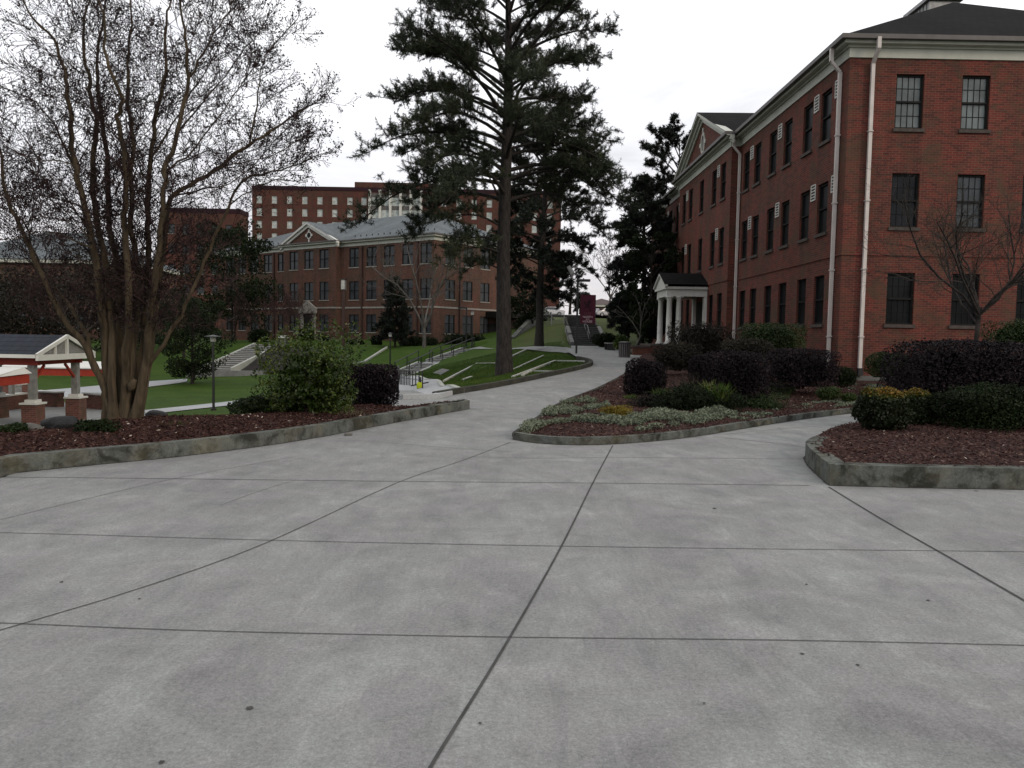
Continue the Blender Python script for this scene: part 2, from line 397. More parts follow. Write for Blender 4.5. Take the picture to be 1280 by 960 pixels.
M['twig'] = simple('twig_bark', (0.044, 0.027, 0.027), 0.9, 0.1, 0, 0.4, 3)
M['twig_grey'] = simple('grey_twig_bark', (0.05, 0.043, 0.038), 0.9, 0.1, 0, 0.3, 3)
M['twig_pale'] = simple('pale_twig_bark', (0.10, 0.092, 0.085), 0.9, 0.1, 0, 0.3, 3)
M['seed'] = leafmat('seed_capsules', [(0, (0.012, 0.010, 0.011)), (1, (0.04, 0.03, 0.03))], 0.9, 0.1)
M['myrtle'] = barkmat('smooth_myrtle_bark', (0.032, 0.025, 0.016), (0.11, 0.083, 0.052), 6, 0.7, 0.5)
M['bark'] = barkmat('pine_bark', (0.016, 0.0145, 0.014), (0.05, 0.043, 0.039), 9, 2.5, 1.0)
M['bark_pale'] = barkmat('pale_bark', (0.07, 0.066, 0.06), (0.15, 0.14, 0.125), 8, 2, 0.6)

# ------------------------------------------------------------------ object helpers
ORG = {}
def link(o, parent=None):
    COL.objects.link(o)
    if parent is not None: o.parent = parent
    return o

def tag(o, label=None, cat=None, group=None, kind=None):
    if label: o['label'] = label
    if cat: o['category'] = cat
    if group: o['group'] = group
    if kind: o['kind'] = kind
    return o

def thing(name, loc, label, cat, group=None, rz=0.0, world=True):
    o = bpy.data.objects.new(name, None)
    o.location = [float(v) for v in loc]; o.rotation_euler = (0, 0, rz)
    o.empty_display_size = 0.2
    link(o)
    ORG[o.name] = np.array(loc, float) if world else np.zeros(3)
    return tag(o, label, cat, group)

def offset_of(parent):
    p = parent
    while p.parent is not None: p = p.parent
    return ORG.get(p.name, np.zeros(3))

def place(name, me, parent, origin):
    o = bpy.data.objects.new(name, me)
    link(o, parent)
    if parent is None and origin is not None:
        o.location = [float(v) for v in origin]; ORG[o.name] = np.array(origin, float)
    return o

class MB:
    def __init__(s): s.v = []; s.f = []
    def face(s, pts):
        b = len(s.v); s.v += [tuple(map(float, p)) for p in pts]; s.f.append(tuple(range(b, b + len(pts))))
    def box(s, x0, x1, y0, y1, z0, z1):
        x0, x1 = sorted((x0, x1)); y0, y1 = sorted((y0, y1)); z0, z1 = sorted((z0, z1))
        b = len(s.v)
        s.v += [(x0, y0, z0), (x1, y0, z0), (x1, y1, z0), (x0, y1, z0), (x0, y0, z1), (x1, y0, z1), (x1, y1, z1), (x0, y1, z1)]
        s.f += [tuple(b + i for i in q) for q in ((0, 3, 2, 1), (4, 5, 6, 7), (0, 1, 5, 4), (1, 2, 6, 5), (2, 3, 7, 6), (3, 0, 4, 7))]
    def hexa(s, lo, hi):   # lo, hi: four points each, counter-clockwise from above
        b = len(s.v); s.v += [tuple(map(float, p)) for p in list(lo) + list(hi)]
        s.f += [tuple(b + i for i in q) for q in ((0, 3, 2, 1), (4, 5, 6, 7), (0, 1, 5, 4), (1, 2, 6, 5), (2, 3, 7, 6), (3, 0, 4, 7))]
    def bar(s, p0, p1, w, h=None):
        h = h or w
        p0 = np.array(p0, float); p1 = np.array(p1, float); d = p1 - p0; d /= np.linalg.norm(d)
        a = np.cross(d, [0, 0, 1.0])
        if np.linalg.norm(a) < 1e-3: a = np.array([1.0, 0, 0])
        a /= np.linalg.norm(a); c = np.cross(a, d)
        q = [(-w / 2, -h / 2), (w / 2, -h / 2), (w / 2, h / 2), (-w / 2, h / 2)]
        s.hexa([p0 + a * x + c * y for x, y in q], [p1 + a * x + c * y for x, y in q])
    def cyl(s, p0, p1, r0_, r1_=None, n=12, cap=True):
        r1_ = r0_ if r1_ is None else r1_
        p0 = np.array(p0, float); p1 = np.array(p1, float); d = p1 - p0; d /= np.linalg.norm(d)
        a = np.cross(d, [0, 0, 1.0])
        if np.linalg.norm(a) < 1e-3: a = np.array([1.0, 0, 0])
        a /= np.linalg.norm(a); c = np.cross(d, a)
        b = len(s.v)
        for p, rr in ((p0, r0_), (p1, r1_)):
            for k in range(n):
                t = 2 * math.pi * k / n
                s.v.append(tuple(p + a * math.cos(t) * rr + c * math.sin(t) * rr))
        for k in range(n): s.f.append((b + k, b + (k + 1) % n, b + n + (k + 1) % n, b + n + k))
        if cap: s.f.append(tuple(b + k for k in reversed(range(n)))); s.f.append(tuple(b + n + k for k in range(n)))
    def lathe(s, c, prof, n=16):
        b = len(s.v)
        for (rr, z) in prof:
            for k in range(n):
                t = 2 * math.pi * k / n
                s.v.append((c[0] + rr * math.cos(t), c[1] + rr * math.sin(t), c[2] + z))
        for i in range(len(prof) - 1):
            for k in range(n):
                s.f.append((b + i * n + k, b + i * n + (k + 1) % n, b + (i + 1) * n + (k + 1) % n, b + (i + 1) * n + k))
        s.f.append(tuple(b + k for k in reversed(range(n)))); s.f.append(tuple(b + (len(prof) - 1) * n + k for k in range(n)))
    def ring(s, poly, a, b_, z0, z1):
        o = offpoly(poly, b_); i = offpoly(poly, a)
        n = len(poly)
        for k in range(n):
            j = (k + 1) % n
            s.face([(*o[k], z0), (*o[j], z0), (*o[j], z1), (*o[k], z1)])
            s.face([(*i[j], z0), (*i[k], z0), (*i[k], z1), (*i[j], z1)])
            s.face([(*o[k], z1), (*o[j], z1), (*i[j], z1), (*i[k], z1)])
            s.face([(*o[j], z0), (*o[k], z0), (*i[k], z0), (*i[j], z0)])
    def build(s, name, mt, parent=None, origin=None, smooth=False, bevel=0.0, raw=False):
        off = np.zeros(3)
        if not raw:
            if parent is not None: off = offset_of(parent)
            elif origin is not None: off = np.array(origin, float)
        V = np.array(s.v, float) - off
        me = bpy.data.meshes.new(name)
        me.from_pydata(V.tolist(), [], s.f)
        if bevel:
            bm = bmesh.new(); bm.from_mesh(me)
            bmesh.ops.remove_doubles(bm, verts=bm.verts, dist=1e-5)
            eds = [e for e in bm.edges if len(e.link_faces) == 2 and e.calc_face_angle(0) > 0.5]
            bmesh.ops.bevel(bm, geom=eds, offset=bevel, segments=2, affect='EDGES', clamp_overlap=True)
            bm.to_mesh(me); bm.free()
        uvl = me.uv_layers.new(name='UVMap')
        nl = len(me.loops)
        me.update()
        co = np.empty(len(me.vertices) * 3); me.vertices.foreach_get('co', co); co = co.reshape(-1, 3)
        vi = np.empty(nl, dtype=np.int32); me.loops.foreach_get('vertex_index', vi)
        fn = np.empty(len(me.polygons) * 3); me.polygons.foreach_get('normal', fn); fn = fn.reshape(-1, 3)
        lt = np.empty(len(me.polygons), dtype=np.int32); me.polygons.foreach_get('loop_total', lt)
        ln = np.repeat(fn, lt, axis=0); c = co[vi]
        an = np.abs(ln)
        uv = np.where((an[:, 2] > 0.95)[:, None], c[:, :2],
             np.where((an[:, 0] > an[:, 1])[:, None], c[:, [1, 2]], c[:, [0, 2]]))
        uvl.data.foreach_set('uv', uv.astype(np.float32).ravel())
        if smooth: me.polygons.foreach_set('use_smooth', [True] * len(me.polygons))
        me.materials.append(mt)
        return place(name, me, parent, None if raw else origin)

def offpoly(poly, o):
    n = len(poly); out = []
    for k in range(n):
        p0 = np.array(poly[k - 1], float); p1 = np.array(poly[k], float); p2 = np.array(poly[(k + 1) % n], float)
        d1 = (p1 - p0) / np.linalg.norm(p1 - p0); d2 = (p2 - p1) / np.linalg.norm(p2 - p1)
        n1 = np.array([d1[1], -d1[0]]); n2 = np.array([d2[1], -d2[0]])
        den = 1 + n1 @ n2
        out.append(tuple(p1 + (n1 + n2) * o / max(den, 0.2)))
    return out

def np_mesh(name, V, Fc, mt, parent=None, origin=None, var=None, smooth=False):
    off = np.zeros(3)
    if parent is not None: off = offset_of(parent)
    elif origin is not None: off = np.array(origin, float)
    V = np.asarray(V, float) - off
    Fc = np.asarray(Fc, dtype=np.int32)
    me = bpy.data.meshes.new(name)
    me.vertices.add(len(V)); me.vertices.foreach_set('co', V.astype(np.float32).ravel())
    k = Fc.shape[1]
    me.loops.add(Fc.size); me.loops.foreach_set('vertex_index', Fc.ravel())
    me.polygons.add(len(Fc)); me.polygons.foreach_set('loop_start', np.arange(0, Fc.size, k, dtype=np.int32))
    try: me.polygons.foreach_set('loop_total', np.full(len(Fc), k, dtype=np.int32))
    except Exception: pass
    if smooth: me.polygons.foreach_set('use_smooth', np.ones(len(Fc), dtype=bool))
    if var is not None:
        at = me.attributes.new('var', 'FLOAT', 'POINT'); at.data.foreach_set('value', np.asarray(var, np.float32))
    me.update(calc_edges=True); me.validate()
    me.materials.append(mt)
    return place(name, me, parent, origin)

def unit(a): return a / np.maximum(np.linalg.norm(a, axis=-1, keepdims=True), 1e-9)

def lump(p, freq, seed):
    g = np.random.default_rng(seed); s = np.zeros(len(p))
    for _ in range(6):
        k = g.normal(size=3) * freq; s += np.sin(p @ k + g.uniform(0, 6.28))
    return s / 3.2

def leaves(pts, size, aspect=0.55, rng=RNG, dirs=None, jitter=0.4):
    n = len(pts)
    a = unit(rng.normal(size=(n, 3))) if dirs is None else unit(dirs + rng.normal(size=(n, 3)) * jitter)
    b = unit(np.cross(a, rng.normal(size=(n, 3))))
    s = (size * rng.uniform(0.65, 1.35, n))[:, None]
    V = np.stack([pts - a * s * 0.5, pts + b * s * aspect * 0.5, pts + a * s * 0.5, pts - b * s * aspect * 0.5], 1).reshape(-1, 3)
    i = np.arange(n)[:, None] * 4
    Fc = np.concatenate([i + np.array([[0, 1, 2]]), i + np.array([[0, 2, 3]])], 0)
    return V, Fc

def tubes(segs, sides=4):
    """segs: list of (points Kx3, radii K). one mesh of tapered tubes, grouped by K."""
    by = {}
    for p, r in segs: by.setdefault(len(p), []).append((np.asarray(p, float), np.asarray(r, float)))
    VV = []; FF = []; base = 0
    ang = np.arange(sides) * 2 * math.pi / sides
    for K, lst in by.items():
        Pn = np.stack([a for a, _ in lst]); Rn = np.stack([b for _, b in lst])
        d = np.gradient(Pn, axis=1); d = unit(d)
        ref = np.where(np.abs(d[..., 2:3]) < 0.9, np.array([0, 0, 1.0]), np.array([1.0, 0, 0]))
        ref = np.repeat(ref[:, :1], K, axis=1)
        a = unit(np.cross(d, ref)); c = np.cross(d, a)
        V = Pn[:, :, None, :] + (a[:, :, None, :] * np.cos(ang)[None, None, :, None] + c[:, :, None, :] * np.sin(ang)[None, None, :, None]) * Rn[:, :, None, None]
        n = len(lst)
        idx = base + np.arange(n * K * sides).reshape(n, K, sides)
        nx = np.roll(idx, -1, axis=2)
        q = np.stack([idx[:, :-1], nx[:, :-1], nx[:, 1:], idx[:, 1:]], -1).reshape(-1, 4)
        VV.append(V.reshape(-1, 3)); FF.append(q); base += n * K * sides
    return np.concatenate(VV), np.concatenate(FF)

def smooth_line(pts, per=4):
    pts = np.asarray(pts, float); n = len(pts)
    P_ = np.vstack([2 * pts[0] - pts[1], pts, 2 * pts[-1] - pts[-2]])
    out = []
    for i in range(n - 1):
        a, b, c, d = P_[i], P_[i + 1], P_[i + 2], P_[i + 3]
        for t in np.linspace(0, 1, per, endpoint=False):
            out.append(0.5 * ((2 * b) + (-a + c) * t + (2 * a - 5 * b + 4 * c - d) * t * t + (-a + 3 * b - 3 * c + d) * t ** 3))
    out.append(pts[-1])
    return np.array(out)

def resample(pts, step):
    pts = np.asarray(pts, float)
    seg = np.linalg.norm(np.diff(pts, axis=0), axis=1); cum = np.concatenate([[0], np.cumsum(seg)])
    n = max(2, int(cum[-1] / step) + 1)
    t = np.linspace(0, cum[-1], n)
    return np.stack([np.interp(t, cum, pts[:, k]) for k in range(pts.shape[1])], 1)

def inpoly(pts, poly):
    x, y = pts[:, 0], pts[:, 1]; c = np.zeros(len(pts), bool); n = len(poly)
    for i in range(n):
        x0, y0 = poly[i][0], poly[i][1]; x1, y1 = poly[(i + 1) % n][0], poly[(i + 1) % n][1]
        hit = ((y0 > y) != (y1 > y)) & (x < (x1 - x0) * (y - y0) / (y1 - y0 + 1e-12) + x0)
        c ^= hit
    return c

def sheet(name, poly, zf, mt, step=1.0, **tg):
    """a ground sheet over a polygon outline, z = zf(xy array)"""
    poly = np.array([(p[0], p[1]) for p in poly], float)
    closed = np.vstack([poly, poly[:1]])
    bd = resample(closed, step)[:-1]
    lo, hi = poly.min(0), poly.max(0)
    gx, gy = np.meshgrid(np.arange(lo[0], hi[0], step), np.arange(lo[1], hi[1], step))
    gp = np.stack([gx.ravel(), gy.ravel()], 1) + RNG.uniform(-0.01, 0.01, (gx.size, 2))
    gp = gp[inpoly(gp, poly)]
    if len(gp):
        dmin = np.array([np.min(np.abs(bd - g).sum(1)) for g in gp]); gp = gp[dmin > step * 0.45]
    allp = np.vstack([bd, gp]); nb = len(bd)
    r = delaunay_2d_cdt([Vector(p) for p in allp], [(i, (i + 1) % nb) for i in range(nb)], [], 1, 1e-6)
    vv = np.array([(p.x, p.y) for p in r[0]])
    V = np.column_stack([vv, zf(vv)])
    me = bpy.data.meshes.new(name)
    me.from_pydata(V.tolist(), [], [tuple(f) for f in r[2]])
    me.materials.append(mt)
    for pl in me.polygons: pl.use_smooth = True
    me.update()
    if me.polygons and sum(p.normal.z for p in me.polygons) < 0: me.flip_normals()
    o = place(name, me, None, None)
    return tag(o, **tg)

ZP = np.vectorize(zp)

def sweep(name, line, wid, zlo, zhi, mt, parent=None, origin=None, side=1, bevel=0.012, step=0.4):
    """kerb: box section swept along a plan line; side=+1 puts the thickness to the left of travel"""
    L = resample(np.array([(p[0], p[1]) for p in line], float), step)
    d = unit(np.gradient(L, axis=0)); nrm = np.stack([-d[:, 1], d[:, 0]], 1) * side
    I = L + nrm * wid
    mb = MB()
    V = []
    for a, b in zip(L, I):
        z0a = zlo(a) if callable(zlo) else zlo; z1a = zhi(a) if callable(zhi) else zhi
        V.append([(a[0], a[1], z0a), (b[0], b[1], z0a), (b[0], b[1], z1a), (a[0], a[1], z1a)])
    mb.v = [tuple(map(float, q)) for r in V for q in r]
    n = len(V)
    for i in range(n - 1):
        for k in range(4):
            q = (4 * i + k, 4 * i + (k + 1) % 4, 4 * (i + 1) + (k + 1) % 4, 4 * (i + 1) + k)
            mb.f.append(q if side < 0 else q[::-1])
    mb.f.append((0, 1, 2, 3) if side > 0 else (3, 2, 1, 0)); e = 4 * (n - 1)
    mb.f.append((e + 3, e + 2, e + 1, e) if side > 0 else (e, e + 1, e + 2, e + 3))
    return mb.build(name, mt, parent, origin, bevel=bevel)

# ------------------------------------------------------------------ plaza, paths, terrain
LB_PX = [(-60, 600), (0, 593), (100, 583), (240, 569), (380, 550), (480, 531), (585, 511.5)]
LB = [G(*q) for q in LB_PX]
LB = [np.array([LB[0][0] - 6, LB[0][1] - 0.6, 0])] + LB
XL_pts = sorted([(p[1], p[0] - 0.35) for p in LB] + [(-12, -30), (LB[0][1] - 0.3, -30)])
yl = [a for a, _ in XL_pts]; xl = [b for _, b in XL_pts]
tipY = LB[-1][1]
PR_PX = [(640, 546), (668, 527), (700, 506), (745, 488), (782, 468), (797, 456), (797, 449)]
PR = [G(*q) for q in PR_PX]
# outline of the plaza and the main path in plan
Y0 = -12
plaza_poly = [(-30, Y0), (26, Y0), (26, 25.0), (11.2, 25.0), (9.5, 28), (8.6, 33), (7.4, 38.2), (7.2, 43), (7.5, 52), (7.5, 59.9), (4.7, 59.9), (4.2, 52), (3.3, 45.5)]
plaza_poly += [(p[0], p[1]) for p in reversed(PATH_L)]
plaza_poly += [(-2.6, 21.2), (-4.6, 20.2), (-4.6, 18.9), (-2.8, 18.0), (-2.2, 16.6)]
plaza_poly += [(p[0] - 0.3, p[1] + 0.35) for p in reversed(LB[:-1])]
plaza_poly += [(-30, LB[0][1] - 0.8)]
def plaza_z(v): return ZP(v[:, 1])
sheet('plaza', plaza_poly, plaza_z, M['concrete'], 0.8, kind='structure', label='pale stained concrete plaza running into the main path')

BACKLINE = [tuple(G(x, y, 0.2)[:2]) for x, y in [(560, 502.5), (480, 507), (400, 511), (300, 518), (190, 522.5), (135, 529), (60, 533), (0, 535), (-80, 538)]]
# ground sheet
ax = np.unique(np.concatenate([np.arange(-45, 30, 0.6), np.linspace(-200, -45, 25), np.linspace(30, 200, 25), [-2500, -900, -400, 400, 900, 2500]]))
ay = np.unique(np.concatenate([np.arange(12, 85, 0.6), np.linspace(-60, 12, 20), np.linspace(85, 400, 40), [-2500, -900, -300, 700, 1500, 3500]]))
gx, gy = np.meshgrid(ax, ay)
gp = np.stack([gx.ravel(), gy.ravel()], 1)
cl = np.clip(gp, [-160, -45], [160, 330])
gz = np.concatenate([TN(c) for c in np.array_split(cl, 40)])
pp = np.array(plaza_poly)
inside = np.zeros(len(gp), bool)
for dx in (-0.35, 0, 0.35):
    for dy in (-0.35, 0, 0.35): inside |= inpoly(gp + [dx, dy], pp)
gz = np.where(inside, np.minimum(gz, ZP(gp[:, 1]) - 0.08), gz)
bk = np.array([b for b in BACKLINE]); under_bed = (gp[:, 0] < 0) & (gp[:, 1] > 6) & (gp[:, 1] < np.interp(gp[:, 0], bk[::-1, 0], bk[::-1, 1]) + 0.7)
gz = np.where(under_bed, np.minimum(gz, -0.5), gz)
def corridor(a, b, hw_, drop):
    global gz
    a = np.array(a, float); b = np.array(b, float); d = b[:2] - a[:2]; L = np.linalg.norm(d); d /= L
    rel = gp - a[:2]; t = rel @ d; off_ = np.abs(rel[:, 0] * -d[1] + rel[:, 1] * d[0])
    zl = a[2] + (b[2] - a[2]) * np.clip(t / L, 0, 1) - drop
    gz = np.where((t > -0.7) & (t < L + 0.5) & (off_ < hw_), np.minimum(gz, zl), gz)
ST_B = (P(505, 469.5, 60.0), P(534, 454.0, 63.6), P(547, 453.2, 64.6), P(587, 436.2, 69.0))
ST_A = (P(271, 463, 65.0), P(333, 430.5, 77.0))
corridor(ST_B[0], ST_B[1], 1.3, 0.35); corridor(ST_B[1], ST_B[2], 1.3, 0.3); corridor(ST_B[2], ST_B[3], 1.3, 0.35); corridor(ST_A[0], ST_A[1], 1.6, 0.4)
corridor((6.15, 60.0, 0.95), (6.15, 61.8, 1.67), 1.7, 0.5); corridor((6.15, 62.3, 1.67), (6.15, 65.0, 2.42), 1.7, 0.5); corridor((6.15, 65.5, 2.42), (6.15, 68.4, 3.3), 1.7, 0.5)
EDGE3 = {}
for e_ in ([(556, 477), (597.5, 454.6), (622, 454.4)], [(634, 449), (658, 437.5)], [(637, 464.5), (680, 444.5)], [(642, 472), (695, 451.6), (735, 452.3)], [(654, 470), (666, 464.6), (707, 465.7)], [(441, 455), (457, 452.5), (485, 434.7)]):
    EDGE3[e_[0]] = np.array([GT(*q) for q in e_])
for _ in range(2):
    for e3 in EDGE3.values():
        for a_, b_ in zip(e3[:-1], e3[1:]):
            d_ = b_[:2] - a_[:2]; L_ = np.linalg.norm(d_); d_ = d_ / L_
            rel = gp - a_[:2]; t_ = np.clip(rel @ d_, 0, L_); dist = np.linalg.norm(rel - t_[:, None] * d_, axis=1)
            w_e = np.clip(1.5 - dist / 0.8, 0, 1); w_e = w_e * w_e * (3 - 2 * w_e)
            zl_ = a_[2] + (b_[2] - a_[2]) * t_ / L_ - 0.03
            gz = np.where(inside, gz, gz * (1 - w_e) + zl_ * w_e)
gz = gz + np.where(gp[:, 1] > 20, 0.0 * lump(np.column_stack([gp, np.zeros(len(gp))]), 1.2, 3), 0)
ny, nx = gx.shape
idx = np.arange(nx * ny).reshape(ny, nx)
quads = np.stack([idx[:-1, :-1], idx[:-1, 1:], idx[1:, 1:], idx[1:, :-1]], -1).reshape(-1, 4)
g = np_mesh('ground', np.column_stack([gp, gz]), quads, M['lawn'], smooth=True)
tag(g, 'green lawn sloping from the path down to the sunken quad', kind='structure')

GZG = gz.reshape(gx.shape)
def GZ(xy):
    xy = np.atleast_2d(xy)
    i = np.clip(np.searchsorted(ax, xy[:, 0]) - 1, 0, len(ax) - 2); j = np.clip(np.searchsorted(ay, xy[:, 1]) - 1, 0, len(ay) - 2)
    u = (xy[:, 0] - ax[i]) / (ax[i + 1] - ax[i]); v = (xy[:, 1] - ay[j]) / (ay[j + 1] - ay[j])
    return (GZG[j, i] * (1 - u) + GZG[j, i + 1] * u) * (1 - v) + (GZG[j + 1, i] * (1 - u) + GZG[j + 1, i + 1] * u) * v
# joints between slabs (dark strips lying 4 mm proud)
def joint(mb, pxs, w):
    L = resample(smooth_line([G(*q)[:2] for q in pxs], 3), 0.35)
    d = unit(np.gradient(L, axis=0)); nn = np.stack([-d[:, 1], d[:, 0]], 1)
    for i in range(len(L) - 1):
        q = [L[i] - nn[i] * w / 2, L[i + 1] - nn[i + 1] * w / 2, L[i + 1] + nn[i + 1] * w / 2, L[i] + nn[i] * w / 2]
        mb.face([(a[0], a[1], zp(a[1]) + 0.004) for a in q])
jb = MB()
joint(jb, [(-420, 766), (-200, 773), (0, 779), (250, 789), (640, 797), (1000, 801), (1400, 810)], 0.008)
joint(jb, [(-300, 662), (0, 666), (350, 676), (700, 683), (1000, 687), (1280, 690), (1500, 693)], 0.009)
joint(jb, [(-100, 596), (60, 597), (250, 599), (500, 602), (740, 604), (1012, 607)], 0.013)
joint(jb, [(-40, 800), (0, 787), (35, 778), (190, 731), (340, 676), (500, 602), (575, 577), (638, 553)], 0.010)
joint(jb, [(545, 948), (637, 798), (703, 681), (741, 604), (766, 557)], 0.015)
joint(jb, [(1036, 609), (1100, 648), (1190, 699), (1280, 751), (1380, 808)], 0.021)
jb2 = MB()
joint(jb2, [(0, 650), (120, 621), (230, 596), (370, 571)], 0.008)
joint(jb2, [(275, 632), (330, 612), (370, 600)], 0.006)
joint(jb2, [(590, 571), (670, 573), (760, 572), (900, 573), (1008, 574)], 0.012)
joint(jb2, [(890, 546), (950, 552), (1000, 558)], 0.016)
joint(jb2, [(905, 543), (990, 535), (1060, 531)], 0.012)
joint(jb2, [(600, 520), (660, 524)], 0.016)
joint(jb2, [(420, 548), (560, 560), (640, 565)], 0.010)
joint(jb, [(545, 948), (520, 990), (480, 1060)], 0.015)
jb.v += []
tag(jb.build('paving_joints', M['joint']), 'dark joints between the plaza slabs', kind='structure')
M['joint2'] = simple('faint_joint', (0.15, 0.15, 0.148), 0.95, 0.05)
tag(jb2.build('paving_joints', M['joint2']), 'faint sawn joints in the far plaza slabs', kind='structure')
# stains on the slab: dark spots and a scuff
sb = MB()
def spot(px, py, r, squash=1.0):
    c = G(px, py); n = 14
    sb.face([(c[0] + r * math.cos(t) * random.uniform(0.7, 1.2), c[1] + r * squash * math.sin(t) * random.uniform(0.7, 1.2), zp(c[1]) + 0.005) for t in [2 * math.pi * k / n for k in range(n)]])
for a in [(312, 886, 0.017), (1003, 818, 0.012), (202, 954, 0.012), (77, 728, 0.012), (174, 749, 0.009), (1160, 751, 0.012), (893, 636, 0.02), (1072, 832, 0.009), (1220, 614, 0.03, 0.4), (1008, 731, 0.01), (600, 905, 0.008), (880, 880, 0.007)]: spot(*a)
tag(sb.build('pavement_stains', M['joint']), 'small dark gum spots on the plaza', kind='structure')

# ---- left bed
def kerb_h(h): return lambda a: zp(a[1]) + h
lb_line = resample(smooth_line([(p[0], p[1]) for p in LB], 4), 0.3)
tip = lb_line[-1]
BACK = [(tip[0] - 0.2, tip[1] + 0.35)] + [tuple(G(x, y, 0.2)[:2]) for x, y in [(540, 503.5), (480, 507), (400, 511), (300, 518), (190, 522.5), (135, 529), (60, 533), (0, 535), (-80, 538)]] + [(lb_line[0][0] - 1, 10.9)]
o = sweep('planter_kerb', np.vstack([lb_line, [(tip[0] + 0.06, tip[1] + 0.12), (tip[0] - 0.12, tip[1] + 0.42), tuple(G(560, 502.5, 0.19)[:2]), tuple(G(530, 504.5, 0.19)[:2])]]), 0.16, lambda a: zp(a[1]) - 0.25, kerb_h(0.19), M['kerb'], origin=(tip[0], tip[1], 0), side=1, bevel=0.02)
tag(o, 'long weathered concrete kerb curving round the left planting bed', 'kerb')
lb_poly = [(p[0], p[1]) for p in lb_line] + BACK
lb_in = [(p[0] - 0.02, p[1] + 0.07) for p in lb_line] + BACK
def lbz(v):
    d = np.zeros(len(v))
    z = 0.15 + 0.05 * np.clip((v[:, 1] - np.interp(v[:, 0], [p[0] for p in lb_line], [p[1] for p in lb_line])) / 2.0, 0, 1.5)
    return z + 0.03 * lump(np.column_stack([v, np.zeros(len(v))]), 2.2, 5) * np.clip((v[:, 1] - np.interp(v[:, 0], [p[0] for p in lb_line], [p[1] for p in lb_line]) - 0.2) / 0.5, 0, 1)
sheet('mulch', lb_in, lbz, M['mulch'], 0.28, kind='stuff', label='red-brown bark mulch filling the left planting bed')
# back retaining wall of the left bed
o = sweep('retaining_wall', BACK[2:], 0.18, -2.3, 0.14, M['kerb_plain'], origin=(-8, 15, -2.2), side=-1)
tag(o, 'low retaining wall at the back of the left bed above the sunken quad', 'wall')

# ---- island bed
IS_PX = [(640, 549), (665, 553.5), (700, 556), (765, 555.5), (860, 547), (950, 532.5), (1020, 522), (1085, 514)]
IS = [G(*q) for q in IS_PX]
isl = resample(smooth_line([(p[0], p[1]) for p in IS] + [(10.2, 20.0), (13, 21.4), (20, 22)], 4), 0.3)
prl = resample(smooth_line([(p[0], p[1]) for p in PR], 4), 0.3)
def isz(a): return zp(a[1]) + 0.11
o = sweep('planter_kerb', isl, 0.14, lambda a: zp(a[1]) - 0.1, isz, M['kerb'], origin=(IS[2][0], IS[2][1], 0), side=1, bevel=0.015)
tag(o, 'low concrete kerb sweeping round the front of the middle island bed', 'kerb')
o = sweep('planter_kerb', prl, 0.14, lambda a: zp(a[1]) - 0.1, lambda a: zp(a[1]) + 0.08, M['kerb_plain'], origin=(PR[2][0], PR[2][1], 0), side=-1, bevel=0.015)
tag(o, 'flush kerb between the main path and the middle island bed', 'kerb')
def bedz(v):
    base = ZP(v[:, 1]) + 0.09
    up = np.clip((v[:, 0] - 4) / 7, 0, 1) * np.clip((v[:, 1] - 15) / 8, 0, 1) * 0.02
    return base + up + 0.025 * lump(np.column_stack([v, np.zeros(len(v))]), 2.0, 9)
is_poly = [(p[0] + 0.02, p[1] + 0.07) for p in isl] + [(24, 22.2), (24, 25.72), (10.82, 25.72), (10.82, 37.5), (10.4, 37.6), (10.4, 40.9), (7.0, 40.6)] + [(p[0] + 0.08, p[1]) for p in reversed(prl)]
sheet('mulch', is_poly, bedz, M['mulch'], 0.3, kind='stuff', label='red-brown bark mulch of the middle island bed')

# ---- right block bed
BL_PX = [(1300, 612.5), (1150, 610), (1037, 607)]
BLa = [G(*q) for q in BL_PX]
BLb = [G(*q) for q in [(1021, 593), (1007, 577), (1010, 569), (1032, 559), (1068, 546), (1110, 533)]]
front_l = [(12.0, BLa[0][1] - 0.02)] + [(p[0], p[1]) for p in BLa]
o1 = resample(np.array(front_l), 0.3); o2 = resample(smooth_line([(p[0], p[1]) for p in [BLa[-1]] + BLb], 4), 0.2)[1:]
bl_line = np.vstack([o1, o2])
o = sweep('planter_kerb', bl_line, 0.2, lambda a: -0.1, lambda a: 0.235, M['kerb'], origin=(BLa[2][0], BLa[2][1], 0), side=-1, bevel=0.025, step=0.22)
tag(o, 'tall stained concrete kerb of the right corner planter', 'kerb')
bl_poly = [(p[0] + 0.1, p[1] + 0.1) for p in bl_line] + [(9.0, 15.3), (12, 15.6)]
def blz(v):
    c = np.array([6.8, 11.2])
    return 0.2 + 0.13 * np.exp(-((v - c) ** 2).sum(1) / 6.0) + 0.02 * lump(np.column_stack([v, np.zeros(len(v))]), 2.5, 12)
sheet('mulch', bl_poly, blz, M['mulch'], 0.22, kind='stuff', label='red-brown bark mulch of the right corner planter')

kj = MB()
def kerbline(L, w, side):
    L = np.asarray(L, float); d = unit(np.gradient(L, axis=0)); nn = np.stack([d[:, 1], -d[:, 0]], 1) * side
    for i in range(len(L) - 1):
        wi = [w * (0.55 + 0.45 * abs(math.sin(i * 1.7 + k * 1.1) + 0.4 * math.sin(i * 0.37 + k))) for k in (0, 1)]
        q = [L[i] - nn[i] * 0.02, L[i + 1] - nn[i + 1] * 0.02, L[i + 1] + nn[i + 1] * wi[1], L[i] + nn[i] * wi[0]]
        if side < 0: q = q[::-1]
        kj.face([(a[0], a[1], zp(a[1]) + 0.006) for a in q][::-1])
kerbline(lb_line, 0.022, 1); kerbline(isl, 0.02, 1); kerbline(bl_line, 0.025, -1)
M['grime_shade'] = simple('grime_shade_line', (0.07, 0.068, 0.062), 0.95, 0.05, 0, 0.5, 9)  # shadow in the gap under the kerbs painted as a dark strip, with dirt
